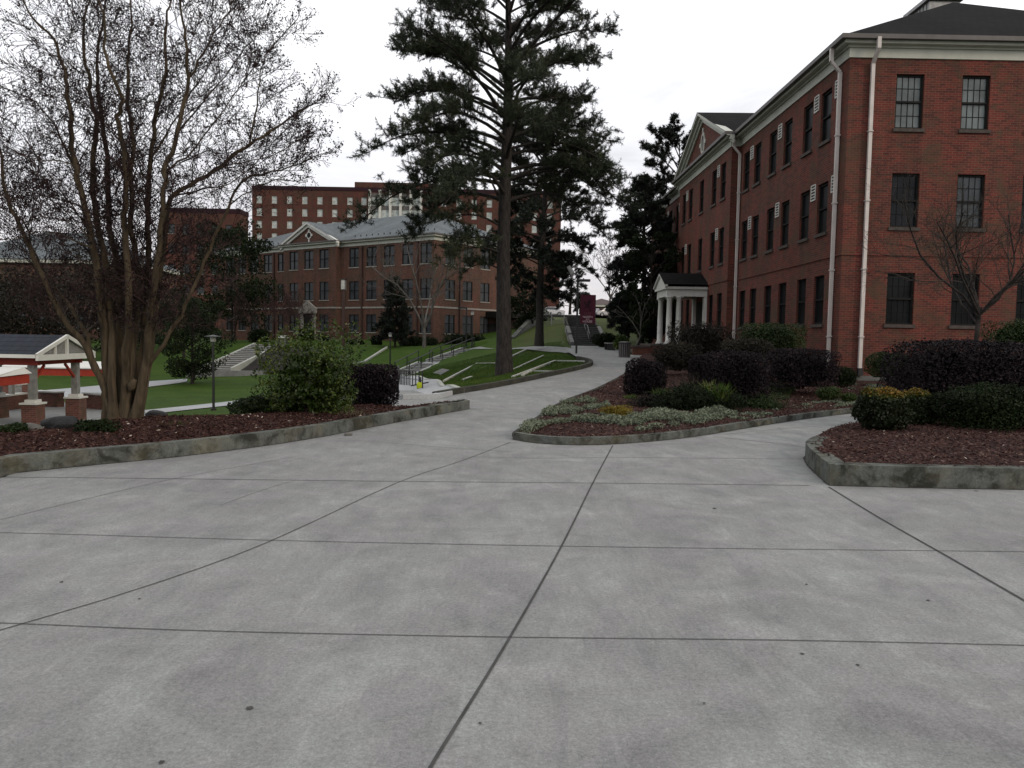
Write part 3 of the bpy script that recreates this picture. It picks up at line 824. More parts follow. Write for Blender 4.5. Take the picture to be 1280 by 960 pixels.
tag(kj.build('paving_joints', M['grime_shade']), 'dark joint strip of dirt and painted gap shadow along the foot of the planter kerbs', kind='structure')
# chips and litter on the mulch
def chips(poly, zf, n, size, label, bbox=None):
    poly = np.array([(p[0], p[1]) for p in poly]); lo, hi = poly.min(0), poly.max(0)
    if bbox: lo, hi = np.array(bbox[0]), np.array(bbox[1])
    q = RNG.uniform(lo, hi, (n * 3, 2)); q = q[inpoly(q, poly)][:n]
    z = zf(q) + RNG.uniform(0.0, 0.022, len(q))
    pts = np.column_stack([q, z])
    d = RNG.normal(size=(len(q), 3)); d[:, 2] *= 0.35
    V, Fc = leaves(pts, size, 0.35, dirs=d, jitter=0.2)
    var = np.repeat(np.clip(RNG.beta(2, 2.4, len(q)) + (RNG.random(len(q)) < 0.02) * 0.6, 0, 1), 4)
    o = np_mesh('mulch', V, Fc, M['chips'], var=var)
    tag(o, label, kind='stuff')
chips(lb_in, lbz, 26000, 0.06, 'loose bark chips scattered over the left bed', ((-9, 8), (0, 17.5)))
chips(bl_poly, blz, 15000, 0.05, 'loose bark chips scattered over the right planter')
chips(is_poly, bedz, 22000, 0.055, 'loose bark chips scattered over the middle island', ((0, 11.5), (11, 27)))

# ---- path kerb on the left
pl = resample(smooth_line([(p[0], p[1]) for p in PATH_L], 4), 0.4)
o = sweep('path_kerb', pl, 0.2, lambda a: zp(a[1]) - 0.2, lambda a: zp(a[1]) + 0.14, M['kerb_plain'], origin=(PATH_L[4][0], PATH_L[4][1], zp(PATH_L[4][1])), side=1, bevel=0.02)
tag(o, 'dark weathered kerb bordering the lawn along the main path', 'kerb')

# ---- lawn edging strips
def edging(pxs, w, h, label, mt=None):
    pts = EDGE3[pxs[0]]
    mb = MB()
    for a, b in zip(pts[:-1], pts[1:]):
        d = unit((b - a)[None])[0]; n_ = np.array([-d[1], d[0], 0]); n_ /= np.linalg.norm(n_)
        c = [a, b, b + n_ * w, a + n_ * w]
        mb.hexa([q - [0, 0, 0.2] for q in c], [q + [0, 0, h + 0.035] for q in c])
    o = mb.build('lawn_edging', mt or M['edging'], origin=pts[0])
    tag(o, label, 'edging', 'concrete edging strips in the lawn')
edging([(556, 477), (597.5, 454.6), (622, 454.4)], 0.09, 0.025, 'concrete strip kinking across the lawn left of the big pine')
edging([(634, 449), (658, 437.5)], 0.1, 0.03, 'short concrete strip in the lawn just behind the big pine trunk')
edging([(637, 464.5), (680, 444.5)], 0.06, 0.0, 'faint thin concrete strip right of the big pine trunk')
edging([(642, 472), (695, 451.6), (735, 452.3)], 0.08, 0.025, 'long angled concrete strip ending near the banner pole')
edging([(654, 470), (666, 464.6), (707, 465.7)], 0.08, 0.03, 'angled concrete strip closest to the path kerb')
edging([(441, 455), (457, 452.5), (485, 434.7)], 0.18, 0.08, 'pale strip climbing the bank left of the far lamp')
def slab(pxs, label):
    pts = [GT(*q) for q in pxs]
    mb = MB(); gq = [float(GZ(np.array([p[:2]]))[0]) for p in pts]; mb.hexa([(p[0], p[1], g_ - 0.1) for p, g_ in zip(pts, gq)], [(p[0], p[1], g_ + 0.06) for p, g_ in zip(pts, gq)])
    o = mb.build('utility_cover', M['edging'] if 'pale' in label else M['grey_concrete'], origin=pts[0]); tag(o, label, 'utility cover')
slab([(541, 467), (551, 469.5), (562, 464), (552.5, 461.5)], 'grey square utility cover in the lawn beside the stairs')
slab([(577, 474), (580, 476), (591, 469.6), (588, 468)], 'pale narrow slab set in the lawn left of the big pine')

# ---- ramp walkway going down left, lower quad walks, cross path
def drape(name, pxs, mt, label, off=0.03, step=1.0):
    pts = [GT(*q) for q in pxs]
    return sheet(name, pts, lambda v: np.maximum(TN(v), GZ(v)) + off + 0.04, mt, 0.5, kind='structure', label=label)
drape('path', [(500, 499), (548, 497.5), (571, 491), (545, 478), (520, 471), (501, 469.5), (486, 472), (478, 480), (485, 492)], M['concrete_light'], 'bright concrete walk dropping from the path to the stairs')
o = sweep('path_kerb', [GT(*q)[:2] for q in [(501, 469.5), (520, 471.5), (545, 478.5), (571, 491)]], 0.2, lambda a: T(a[0], a[1]) - 0.2, lambda a: T(a[0], a[1]) + 0.12, M['edging'], origin=GT(545, 478), side=1)
tag(o, 'pale kerb along the right edge of the sloping walk', 'kerb')
wl = [G(503, 499.5), G(548, 498.5), G(566, 494)]
o = sweep('low_wall', [p[:2] for p in wl], 0.22, lambda a: zp(a[1]) - 0.3, lambda a: zp(a[1]) + 0.12, M['concrete_light'], origin=wl[1], side=1)
tag(o, 'short pale concrete wall end between walk and main path', 'wall')
cross = [GT(*q) for q in [(586, 436.6), (620, 436.4), (660, 437.5), (700, 441), (722, 446), (735, 440), (715, 435.5), (660, 434), (600, 433.8)]]
sheet('path', cross, lambda v: TN(v) + 0.05, M['concrete_path'], 1.0, kind='structure', label='walk along the top of the lawn to the brick hall')
# terrain pieces in the quad
def flatsheet(name, poly, z, mt, label): sheet(name, poly, lambda v: TN(v) + z, mt, 1.2, kind='structure', label=label)
flatsheet('path', [GT(*q) for q in [(0, 500), (60, 488), (128, 482), (185, 477), (235, 474), (233, 478), (185, 484), (130, 494), (60, 501), (20, 508), (-60, 520), (-60, 506)]], 0.04, M['concrete_light'], 'pale walk crossing the sunken quad behind the pavilion')
flatsheet('path', [GT(*q) for q in [(170, 514.5), (240, 507.5), (300, 501), (330, 498), (330, 501), (300, 506), (240, 512.5), (170, 520)]], 0.04, M['concrete_light'], 'pale walk on the near side of the sunken lawn')
flatsheet('patio', [GT(*q) for q in [(-80, 512), (0, 508), (60, 503), (135, 507), (175, 513), (190, 521), (120, 530), (40, 540), (-80, 548)]], 0.05, M['concrete_path'], 'grey patio under the red pavilion')

# ------------------------------------------------------------------ stairs and rails
def stairs(name, b, t, width, n, label, mt=None, cheek=0.22, cheek_h=0.12, cat='stairs', cheek_mt=None, parent_root=None):
    b = np.array(b, float); t = np.array(t, float)
    d = t[:2] - b[:2]; run = np.linalg.norm(d); d /= run; s = np.array([-d[1], d[0]])
    root = thing(name, b, label, cat)
    mb = MB(); nb_ = MB(); rise = (t[2] - b[2]) / n; tr = run / n
    for k in range(n):
        z1 = b[2] + rise * (k + 1); a0 = k * tr; a1 = (k + 1) * tr + (0.4 if k == n - 1 else 0)
        z0 = b[2] + rise * k - (0.5 if k == 0 else 0.03)
        zb = min(z0, b[2] + rise * k - 0.5)
        c = [b[:2] + d * a0 - s * width / 2, b[:2] + d * a1 - s * width / 2, b[:2] + d * a1 + s * width / 2, b[:2] + d * a0 + s * width / 2]
        mb.hexa([(*q, zb) for q in c], [(*q, z1) for q in c])
        # nosing
        c2 = [b[:2] + d * (a0 - 0.03) - s * width / 2, b[:2] + d * (a0 - 0.002) - s * width / 2, b[:2] + d * (a0 - 0.002) + s * width / 2, b[:2] + d * (a0 - 0.03) + s * width / 2]
        nb_.hexa([(*q, z1 - 0.05) for q in c2], [(*q, z1 - 0.003) for q in c2])
    st_ = mb.build('steps', mt or M['concrete_path'], root); nb_.build('nosing', cheek_mt or M['edging'], st_)
    for sg in (-1, 1):
        mb = MB()
        q = [b[:2] - d * 0.15, t[:2] + d * 0.4]
        a = s * sg * (width / 2 + 0.003); c = s * sg * (width / 2 + cheek)
        A = [q[0] + a, q[1] + a, q[1] + c, q[0] + c]
        if sg < 0: A = [A[3], A[2], A[1], A[0]]
        zz = [b[2], t[2], t[2], b[2]]
        mb.hexa([(*A[i], zz[i] - 0.6) for i in range(4)], [(*A[i], zz[i] + cheek_h + (rise if i in (0, 3) else 0)) for i in range(4)])
        mb.build('side_wall', cheek_mt or M['edging'], root)
    return root

def handrail(name, pts, label, h=0.95, post=1.3, r=0.03, mid=True, loop=False, group=None, balusters=False):
    pts = np.array(pts, float)
    root = thing(name, pts[0], label, 'handrail', group)
    L = resample(pts, 0.25)
    mb = MB()
    for a, b in zip(L[:-1], L[1:]):
        mb.cyl(a + [0, 0, h], b + [0, 0, h], r, n=6)
    if loop:
        a = L[0]; dr = unit((L[0] - L[1])[None])[0]; dr[2] = 0
        prev = None
        for k in range(9):
            t = math.pi * k / 8
            q = a + dr * (math.sin(t) * h * 0.25) + np.array([0, 0, h * 0.75 + math.cos(t) * h * 0.25])
            if prev is not None: mb.cyl(prev, q, r, n=6)
            prev = q
    mb.build('rail', M['black'], root)
    if mid:
        mb = MB()
        for a, b in zip(L[:-1], L[1:]): mb.cyl(a + [0, 0, h * 0.5], b + [0, 0, h * 0.5], r * 0.7, n=6)
        mb.build('mid_rail', M['black'], root)
    S = resample(pts, post)
    for a in S:
        mb = MB(); mb.cyl(a - [0, 0, 0.1], a + [0, 0, h], r * 0.95, n=6); mb.build('post', M['black'], root)
    return root

# stairs B (middle): two flights with a landing
bB = P(505, 469.5, 60.0); mB1 = P(534, 454.0, 63.6); mB2 = P(547, 453.2, 64.6); tB = P(587, 436.2, 69.0)
w_ = 1.75
def st(a, b, n, label, **k): return stairs('concrete_stairs', a, b, w_, n, label, **k)
M['step_light'] = concrete('step_concrete', (0.2, 0.2, 0.2), 0.4)
st(bB, mB1, 8, 'lower flight of pale concrete steps up the lawn bank', mt=M['step_light'])
st(mB2, tB, 9, 'upper flight of pale concrete steps up the lawn bank', mt=M['step_light'])
mb = MB(); dd = unit((mB2 - mB1)[None])[0]; sd = np.array([-dd[1], dd[0], 0]) * 1.05
mb.hexa([mB1 - sd - [0, 0, 0.6], mB2 - sd - [0, 0, 0.6], mB2 + sd - [0, 0, 0.6], mB1 + sd - [0, 0, 0.6]], [mB1 - sd + [0, 0, .02], mB2 - sd + [0, 0, .02], mB2 + sd + [0, 0, .02], mB1 + sd + [0, 0, .02]])
tag(mb.build('stair_landing', M['concrete_light'], origin=mB1), 'pale landing slab between the two flights on the bank', 'landing')
for (a, b, w1) in ((bB, mB1, 'lower'), (mB2, tB, 'upper')):
    d = unit((b - a)[None])[0]; s = np.array([-d[1], d[0], 0]); s /= np.linalg.norm(s)
    handrail('stair_handrail', [a + s * 0.8, b + s * 0.8], 'black handrail on the left side of the %s bank flight' % w1, 1.0, 1.4, 0.04, group='black rails on the bank stairs')
    handrail('stair_handrail', [a - s * 0.45, b - s * 0.45], 'black handrail nearer the right of the %s bank flight' % w1, 1.0, 1.4, 0.04, group='black rails on the bank stairs')
# rails by the purple shrub
a0 = G(497.5, 499.5) ; 
handrail('walk_handrail', [a0 + [0, 0, 0], a0 + [-0.6, 2.6, -0.35]], 'black looped handrail at the head of the sloping walk, beside the purple shrub', 0.8, 2.0, 0.022, loop=True)
a1 = GT(513, 482)
handrail('walk_handrail', [GT(528, 487.5), GT(513, 484), GT(494, 479)], 'low black rail standing across the sloping walk', 0.75, 1.0, 0.025)
# lime bag hanging at the rail end
c = GT(524.5, 487.3)
root = thing('bag', c, 'lime yellow bag with black straps hung on the rail end', 'bag')
mb = MB(); mb.lathe(c, [(0.05, 0.02), (0.115, 0.05), (0.13, 0.16), (0.11, 0.27), (0.07, 0.32)], 14); mb.build('pouch', M['lime'], root, smooth=True)
mb = MB(); mb.bar(c + [-0.36, -0.02, 0.16], c + [0.36, 0.03, 0.31], 0.05); mb.build('bar', M['black'], root)
mb = MB(); mb.cyl(c + [0.02, -0.02, 0.3], c + [0.02, -0.02, 0.52], 0.055, 0.04, 8); mb.build('strap', M['black'], root)

# stairs A far left, with wall and soil bank
bA = P(271, 463, 65.0); tA = P(333, 430.5, 77.0)
stairs('concrete_stairs', bA, tA, 2.4, 14, 'wide pale flight climbing to the brick hall on the left bank', mt=M['step_light'])
wa = [P(233, 474, 62.5), P(300, 472, 62), P(333, 469, 62.5)]
o = sweep('retaining_wall', [p[:2] for p in wa], 0.3, -2.6, -1.52, M['concrete_path'], origin=wa[1], side=1)
tag(o, 'low grey retaining wall at the foot of the left stairs', 'wall')
soil_px = [(300, 463), (345, 463), (372, 452), (395, 440), (372, 434), (343, 434)]
sheet('soil', [(p[0], p[1]) for p in [P(296, 463, 63.5), P(345, 463, 62.5), P(385, 450, 66), P(400, 437, 71), P(372, 434, 73.5), P(345, 434, 76)]], lambda v: TN(v) + 0.12, M['soil'], 1.0, kind='structure', label='dark bare soil bank beside the left stairs')
# stairs C by the banner
SX = 6.15; bC = np.array([SX, 60.0, 0.95]); 
c1 = np.array([SX, 61.8, 1.67]); c2 = np.array([SX, 62.8, 1.67]); c3 = np.array([SX, 65.0, 2.42]); c4 = np.array([SX, 66.0, 2.42]); c5 = np.array([SX, 68.4, 3.3])
M['step_dark'] = concrete('old_step_concrete', (0.085, 0.088, 0.09), 0.6, 0.3)
stairs('concrete_stairs', bC, c1, 2.3, 5, 'dark lower steps at the end of the main path behind the banner', mt=M['step_dark'], cheek=0.3, cheek_h=0.12, cheek_mt=M['grey_concrete'])
stairs('concrete_stairs', c2, c3, 2.3, 5, 'dark middle flight of the steps behind the banner', mt=M['step_dark'], cheek=0.3, cheek_h=0.12, cheek_mt=M['grey_concrete'])
stairs('concrete_stairs', c4, c5, 2.3, 6, 'dark top flight climbing to the parked cars', mt=M['step_dark'], cheek=0.15, cheek_h=0.05, cheek_mt=M['kerb_plain'])
mb = MB(); mb.box(SX - 1.45, SX + 1.45, 62.21, 62.76, 1.0, 1.665); tag(mb.build('stair_landing', M['edging'], origin=(SX, 62.5, 1.0)), 'lower pale landing between the dark steps behind the banner', 'landing')
mb = MB(); mb.box(SX - 1.45, SX + 1.45, 65.41, 65.96, 1.8, 2.415); tag(mb.build('stair_landing', M['edging'], origin=(SX, 65.7, 1.8)), 'upper pale landing between the dark steps behind the banner', 'landing')
handrail('stair_handrail', [bC, c1], 'dark centre handrail of the lower banner steps', 0.9, 1.7, 0.03, group='rails on the steps behind the banner')
handrail('stair_handrail', [c2, c3], 'dark centre handrail of the middle banner flight', 0.9, 1.7, 0.03, group='rails on the steps behind the banner')

# ------------------------------------------------------------------ windows and facades
def facade(mb, axis, c, u0_, u1_, z0, z1, rects, reveal=0.14, outward=-1):
    """wall in plane axis=c with openings (ua,ub,za,zb); outward = sign of normal on that axis"""
    us = sorted({u0_, u1_, *[r[0] for r in rects], *[r[1] for r in rects]}); zs = sorted({z0, z1, *[r[2] for r in rects], *[r[3] for r in rects]})
    us = [u for u in us if u0_ <= u <= u1_]
    def pt(u, z, dpt=0.0):
        w = c - outward * dpt
        return (w, u, z) if axis == 'x' else (u, w, z)
    flip = (axis == 'x') == (outward < 0)
    def add(q): mb.face(q[::-1] if flip else q)
    for i in range(len(us) - 1):
        for j in range(len(zs) - 1):
            um, zm = (us[i] + us[i + 1]) / 2, (zs[j] + zs[j + 1]) / 2
            if any(r[0] < um < r[1] and r[2] < zm < r[3] for r in rects): continue
            add([pt(us[i], zs[j]), pt(us[i + 1], zs[j]), pt(us[i + 1], zs[j + 1]), pt(us[i], zs[j + 1])])
    for (a, b, za, zb) in rects:
        for (p, q) in (((a, za), (a, zb)), ((a, zb), (b, zb)), ((b, zb), (b, za)), ((b, za), (a, za))):
            add([pt(*p), pt(*q), pt(*q, reveal), pt(*p, reveal)])

WM = {}
def window_meshes(key, w, h, frame_mt, glass_mt, sill_mt, style, depth=0.14):
    f = MB(); t = 0.06; y0, y1 = depth - 0.07, depth + 0.02
    f.box(-w / 2, -w / 2 + t, y0, y1, 0, h); f.box(w / 2 - t, w / 2, y0, y1, 0, h)
    f.box(-w / 2 + t, w / 2 - t, y0, y1, h - t, h); f.box(-w / 2 + t, w / 2 - t, y0, y1, 0, t)
    f.box(-w / 2 + t, w / 2 - t, y0 - 0.012, y1, h * 0.5 - 0.03, h * 0.5 + 0.03)
    if style == 'twin': f.box(-0.05, 0.05, y0 - 0.016, y1 + 0.003, t + 0.002, h - t - 0.002)
    if style == 'grid':
        for k in (1, 2, 3): 
            x = -w / 2 + t + (w - 2 * t) * k / 4; f.box(x - 0.008, x + 0.008, y0 + 0.042, y1 + 0.004, t + .002, h * 0.5 - 0.032); f.box(x - 0.008, x + 0.008, y0 + 0.042, y1 + 0.004, h * 0.5 + 0.032, h - t - .002)
        for z in (h * 0.25, h * 0.75): f.box(-w / 2 + t + .002, w / 2 - t - .002, y0 + 0.04, y1 + 0.006, z - 0.008, z + 0.008)
    g_ = MB(); g_.box(-w / 2 + 0.01, w / 2 - 0.01, depth - 0.012, depth + 0.016, 0.01, h - 0.01)
    s = MB(); s.box(-w / 2 - 0.06, w / 2 + 0.06, -0.06, depth - 0.072, -0.11, -0.003)
    res = []
    for mb, mt, nm in ((f, frame_mt, 'window'), (g_, glass_mt, 'pane'), (s, sill_mt, 'sill')):
        o = mb.build(nm, mt, raw=True); res.append(o.data); bpy.data.objects.remove(o)
    WM[key] = res

def put_window(key, root, loc, rz):
    f, g_, s = WM[key]
    o = bpy.data.objects.new('window', f); link(o, root); o.location = [float(v) for v in (np.array(loc) - offset_of(root))]; o.rotation_euler = (0, 0, rz)
    for nm, me in (('pane', g_), ('sill', s)):
        c = bpy.data.objects.new(nm, me); link(c, o)
    return o

# ------------------------------------------------------------------ right hall (B1)
XF, XB, YF = 10.8, 10.37, 25.7
BX1, BY1 = 25.0, 60.7
BA, BB, BC = 37.55, 48.85, 43.2
b1 = thing('brick_hall', (XF, YF, 0.4), 'big three storey red brick hall on the right with white columned porch', 'building')
foot = [(XF, YF), (BX1, YF), (BX1, BY1), (XF, BY1), (XF, BB), (XB, BB), (XB, BA), (XF, BA)]
rows = [(2.2, 3.88), (5.35, 7.08), (8.5, 10.22)]
WW = 0.9
def yat(px, X, py=300): return PX(px, py, X)[1]
seg1 = [27.5, 29.15, 31.2, 32.95, 34.95, 36.55]
bay = [38.9, 40.6, 43.2, 45.8, 47.5]
seg3 = [49.85, 51.45, 53.45, 55.2, 57.25, 58.9]
front = [12.77, 14.9, 17.03, 19.16, 21.3, 23.4]
def rc(us, rws=rows): return [(u - WW / 2, u + WW / 2, a, b) for u in us for a, b in rws]
bayrows = rc([u for u in bay if abs(u - BC) > 0.1]) + rc([BC], rows[1:])
z0w, z1w = -0.3, 10.75
wall = MB()
facade(wall, 'x', XF, YF, BA, z0w, z1w, rc(seg1))
facade(wall, 'x', XB, BA, BB, z0w, z1w, bayrows)
facade(wall, 'x', XF, BB, BY1, z0w, z1w, rc(seg3))
facade(wall, 'y', YF, XF, BX1, z0w, z1w, rc(front))
facade(wall, 'y', BA, XB, XF, z0w, z1w, [])
facade(wall, 'y', BB, XB, XF, z0w, z1w, [], outward=1)
facade(wall, 'y', BY1, XF, BX1, z0w, z1w, [], outward=1)
facade(wall, 'x', BX1, YF, BY1, z0w, z1w, [], outward=1)
# pediment brick triangle
wall.face([(XB, BA, 10.9), (XB, BC, 13.7), (XB, BB, 10.9)])
wall.build('wall', M['brick'], b1)
window_meshes('b1', WW, 1.70, M['frame'], M['glass_dark'], M['sill'], 'plain')
window_meshes('b1f', WW, 1.73, M['frame'], M['glass_mid'], M['sill'], 'grid')
window_meshes('b1p', WW, 1.72, M['frame'], M['glass_pale'], M['sill'], 'grid')
M['glass_dim'] = glass('dim_curtained_glass', (0.035, 0.042, 0.047), 0.15, 0.3)
window_meshes('b1d', WW, 1.73, M['frame'], M['glass_dim'], M['sill'], 'grid')
window_meshes('b1l', WW, 1.68, M['frame'], M['glass_dark'], M['sill'], 'grid')
for lst, X in ((seg1, XF), (bay, XB), (seg3, XF)):
    for u in lst:
        for k, (a, b) in enumerate(rows):
            if X == XB and abs(u - BC) < 0.1 and k == 0: continue
            put_window('b1', b1, (X, u, a), -math.pi / 2)
for u in front:
    for k, (a, b) in enumerate(rows): put_window('b1d' if (k == 1 and abs(u - 14.9) < 0.1) else ('b1l', 'b1f', 'b1p')[k], b1, (u, YF, a), 0)
mb = MB(); mb.ring(foot, 0.0, 0.035, 4.42, 4.5); mb.build('belt_course', M['brick'], b1)
mb = MB(); mb.ring(foot, 0.0, 0.06, -0.3, 0.5); mb.build('foundation', M['grey_concrete'], b1)
mb = MB(); mb.ring(foot, 0.0, 0.05, 10.70, 11.0); mb.ring(foot, 0.0, 0.12, 11.0, 11.07); mb.ring(foot, 0.0, 0.3, 11.07, 11.16); mb.build('cornice', M['cream'], b1)
mb = MB(); mb.ring(foot, 0.2, 0.46, 11.16, 11.3); mb.build('gutter', M['gutter'], b1)
# roof
ex0, ex1, ey0, ey1 = XF - 0.4, BX1 + 0.4, YF - 0.4, BY1 + 0.4
cx = (ex0 + ex1) / 2; hw = (ex1 - ex0) / 2; zr = 15.5; ze = 11.27
mb = MB()
A, B, C_, D_ = (ex0, ey0, ze), (ex1, ey0, ze), (ex1, ey1, ze), (ex0, ey1, ze)
E1, E2 = (cx, ey0 + hw, zr), (cx, ey1 - hw, zr)
mb.face([A, B, E1]); mb.face([B, C_, E2, E1]); mb.face([C_, D_, E2]); mb.face([D_, A, E1, E2])
# bay gable roof
gz_ = 13.85; xr_ = ex0 + (gz_ - ze) / (zr - ze) * hw
gx0 = XB - 0.4
mb.face([(gx0, BA - 0.42, ze - 0.02), (ex0 + 0.05, BA - 0.42, ze - 0.02), (xr_ + 0.1, BC, gz_ + 0.05), (gx0, BC, gz_)][::1])
mb.face([(gx0, BB + 0.42, ze - 0.02), (gx0, BC, gz_), (xr_ + 0.1, BC, gz_ + 0.05), (ex0 + 0.05, BB + 0.42, ze - 0.02)])
mb.build('roof', M['roof_dark'], b1)
# raking cornice of the pediment
mb = MB()
for ya, yb in ((BA - 0.45, BC), (BB + 0.45, BC)):
    for (x0, x1, dz0, dz1) in ((gx0 + 0.02, XB - 0.01, -0.16, -0.02), (XB - 0.22, XB - 0.012, -0.34, -0.165), (XB - 0.1, XB - 0.014, -0.5, -0.345)):
        mb.hexa([(x0, ya, ze + dz0), (x1, ya, ze + dz0), (x1, yb, gz_ + dz0), (x0, yb, gz_ + dz0)], [(x0, ya, ze + dz1), (x1, ya, ze + dz1), (x1, yb, gz_ + dz1), (x0, yb, gz_ + dz1)])
mb.build('pediment_trim', M['cream'], b1)
# oval medallion in the pediment
mb = MB(); n = 24
for k in range(n):
    t0, t1 = 2 * math.pi * k / n, 2 * math.pi * (k + 1) / n
    q = []
    for rr in (1.0, 0.72):
        for t in (t0, t1): q.append((BC + 0.42 * rr * math.cos(t), 12.2 + 0.6 * rr * math.sin(t)))
    a, b, d, c = q[0], q[1], q[2], q[3]
    mb.hexa([(XB - 0.05, a[0], a[1]), (XB - 0.05, b[0], b[1]), (XB - 0.05, c[0], c[1]), (XB - 0.05, d[0], d[1])], [(XB - 0.002, a[0], a[1]), (XB - 0.002, b[0], b[1]), (XB - 0.002, c[0], c[1]), (XB - 0.002, d[0], d[1])])
for (y, z, h) in ((BC, 12.87, 0.14), (BC, 11.55, 0.14)): mb.box(XB - 0.06, XB - 0.003, y - 0.09, y + 0.09, z - h, z + h)
for y in (BC - 0.52, BC + 0.52): mb.box(XB - 0.06, XB - 0.003, y - 0.12, y + 0.12, 12.1, 12.3)
md = mb.build('medallion', M['cream'], b1)
mb = MB(); mb.cyl((XB - 0.02, BC, 12.2), (XB - 0.004, BC, 12.2), 0.32, n=20); mb.build('louvre', M['gutter'], md)
# vents between window pairs
def vent(y, X, z):
    mb = MB(); w, h = 0.42, 0.56; t = 0.03
    for yy in (y - w / 2, y + w / 2 - t): mb.box(X - 0.03, X - 0.002, yy, yy + t, z, z + h)
    for k in range(6):
        zz = z + k * (h - t) / 5; mb.box(X - 0.028, X - 0.003, y - w / 2 + t + .001, y + w / 2 - t - .001, zz, zz + (0.04 if k else 0.05))
    v = mb.build('wall_vent', M['white'], b1)
    mb = MB(); mb.box(X - 0.008, X - 0.001, y - w / 2 + .04, y + w / 2 - .04, z + 0.01, z + h - 0.01); mb.build('backing', M['door'], v)
for z in (6.6, 9.72):
    for y in (26.55, 28.33, 32.1, 35.75): vent(y, XF, z)
    for y in (39.75, 46.65): vent(y, XB, z)
    for y in (50.65, 54.3): vent(y, XF, z)
# downspouts
def spout(x, y, nx_, ny_, z0, z1, ztop, out):
    mb = MB(); r = 0.055
    a = np.array([x + nx_ * 0.1, y + ny_ * 0.1, z0]); b = np.array([x + nx_ * 0.1, y + ny_ * 0.1, z1]); c = np.array([x + nx_ * out, y + ny_ * out, z1 + 0.35]); d = np.array([x + nx_ * out, y + ny_ * out, ztop])
    mb.bar(a, b, 0.11, 0.09); mb.bar(b, c, 0.105, 0.085); mb.bar(c, d, 0.115, 0.095)
    o = mb.build('downspout', M['pipe'], b1)
    for z in np.arange(z0 + 1, z1, 2.2):
        mb = MB(); mb.box(x + nx_ * 0.1 - 0.075, x + nx_ * 0.1 + 0.075, y + ny_ * 0.1 - 0.075, y + ny_ * 0.1 + 0.075, z, z + 0.04); mb.build('bracket', M['pipe'], o)
spout(XF, yat(1043, XF - 0.1, 260), -1, 0, 0.75, 10.4, 11.2, 0.4)
fx = P(1083.5, 260, YF - 0.1)[0]
spout(fx, YF, 0, -1, 0.75, 10.5, 11.2, 0.45)
mb = MB(); mb.box(fx - 0.08, fx + 0.08, YF - 0.2, YF - 0.065, 0.5, 0.75); mb.build('drain_boot', M['black'], b1)
spout(XF, 37.35, -1, 0, 0.9, 10.3, 11.2, 0.4)
spout(XF, 49.05, -1, 0, 0.9, 10.3, 11.2, 0.4)
# pale ventilator on the ridge
mb = MB(); vx, vy = P(1172, 0, 34.5)[0], 34.5
mb.box(cx - 0.6, cx + 0.6, 33.5, 35.3, zr - 0.6, zr + 0.35); mb.box(cx - 0.75, cx + 0.75, 33.35, 35.45, zr + 0.355, zr + 0.5)
for k in range(7): mb.box(cx - 0.61 - 0.02, cx + 0.63, 33.47 + k * 0.27, 33.6 + k * 0.27, zr - 0.3, zr + 0.3)
mb.build('roof_ventilator', M['metal'], b1)
# porch
py0, py1, px0 = 41.45, 43.85, 8.43
por = MB()
# entablature
por.box(px0 - 0.18, XB - 0.002, py0 - 0.18, py0 + 0.18, 3.83, 4.2); por.box(px0 - 0.18, XB - 0.002, py1 - 0.18, py1 + 0.18, 3.83, 4.2)
por.box(px0 - 0.18, px0 + 0.18, py0 + 0.181, py1 - 0.181, 3.83, 4.2)
por.box(px0 - 0.3, XB - 0.003, py0 - 0.3, py1 + 0.3, 4.203, 4.33)
ym = (py0 + py1) / 2
por.face([(px0 - 0.26, py0 - 0.25, 4.335), (px0 - 0.26, ym, 5.0), (px0 - 0.26, py1 + 0.25, 4.335)][::-1])
for ya in (py0 - 0.42, py1 + 0.42):
    por.hexa([(px0 - 0.36, ya, 4.332), (px0 - 0.2, ya, 4.332), (px0 - 0.2, ym, 5.02), (px0 - 0.36, ym, 5.02)], [(px0 - 0.36, ya, 4.43), (px0 - 0.2, ya, 4.43), (px0 - 0.2, ym, 5.12), (px0 - 0.36, ym, 5.12)])
porch = por.build('porch', M['white'], b1)
mb = MB()
mb.face([(px0 - 0.38, py0 - 0.44, 4.44), (XB - 0.005, py0 - 0.44, 4.44), (XB - 0.005, ym, 5.15), (px0 - 0.38, ym, 5.15)]); mb.face([(px0 - 0.38, ym, 5.15), (XB - 0.005, ym, 5.15), (XB - 0.005, py1 + 0.44, 4.44), (px0 - 0.38, py1 + 0.44, 4.44)])
mb.build('porch_roof', M['roof_dark'], porch)
def column(x, y):
    mb = MB(); mb.box(x - 0.2, x + 0.2, y - 0.2, y + 0.2, 1.31, 1.39)
    mb.lathe((x, y, 1.39), [(0.185, 0.001), (0.185, 0.06), (0.155, 0.09), (0.155, 0.5), (0.15, 1.2), (0.13, 2.26), (0.16, 2.3), (0.175, 2.36)], 18)
    mb.box(x - 0.19, x + 0.19, y - 0.19, y + 0.19, 3.752, 3.829)
    o = mb.build('column', M['white'], porch)
    for p in o.data.polygons: p.use_smooth = len(p.vertices) == 4 and abs(p.normal.z) < 0.9
for (x, y) in ((px0, py0), (px0 + 0.5, py0), (px0, py1), (px0 + 0.5, py1)): column(x, y)
for y in (py0, py1):
    mb = MB(); mb.box(XB - 0.16, XB - 0.002, y - 0.15, y + 0.15, 1.31, 3.828); mb.build('pilaster', M['white'], porch)
mb = MB(); mb.box(XB - 0.05, XB - 0.004, ym - 0.75, ym + 0.75, 1.31, 3.6); mb.build('door', M['door'], b1)
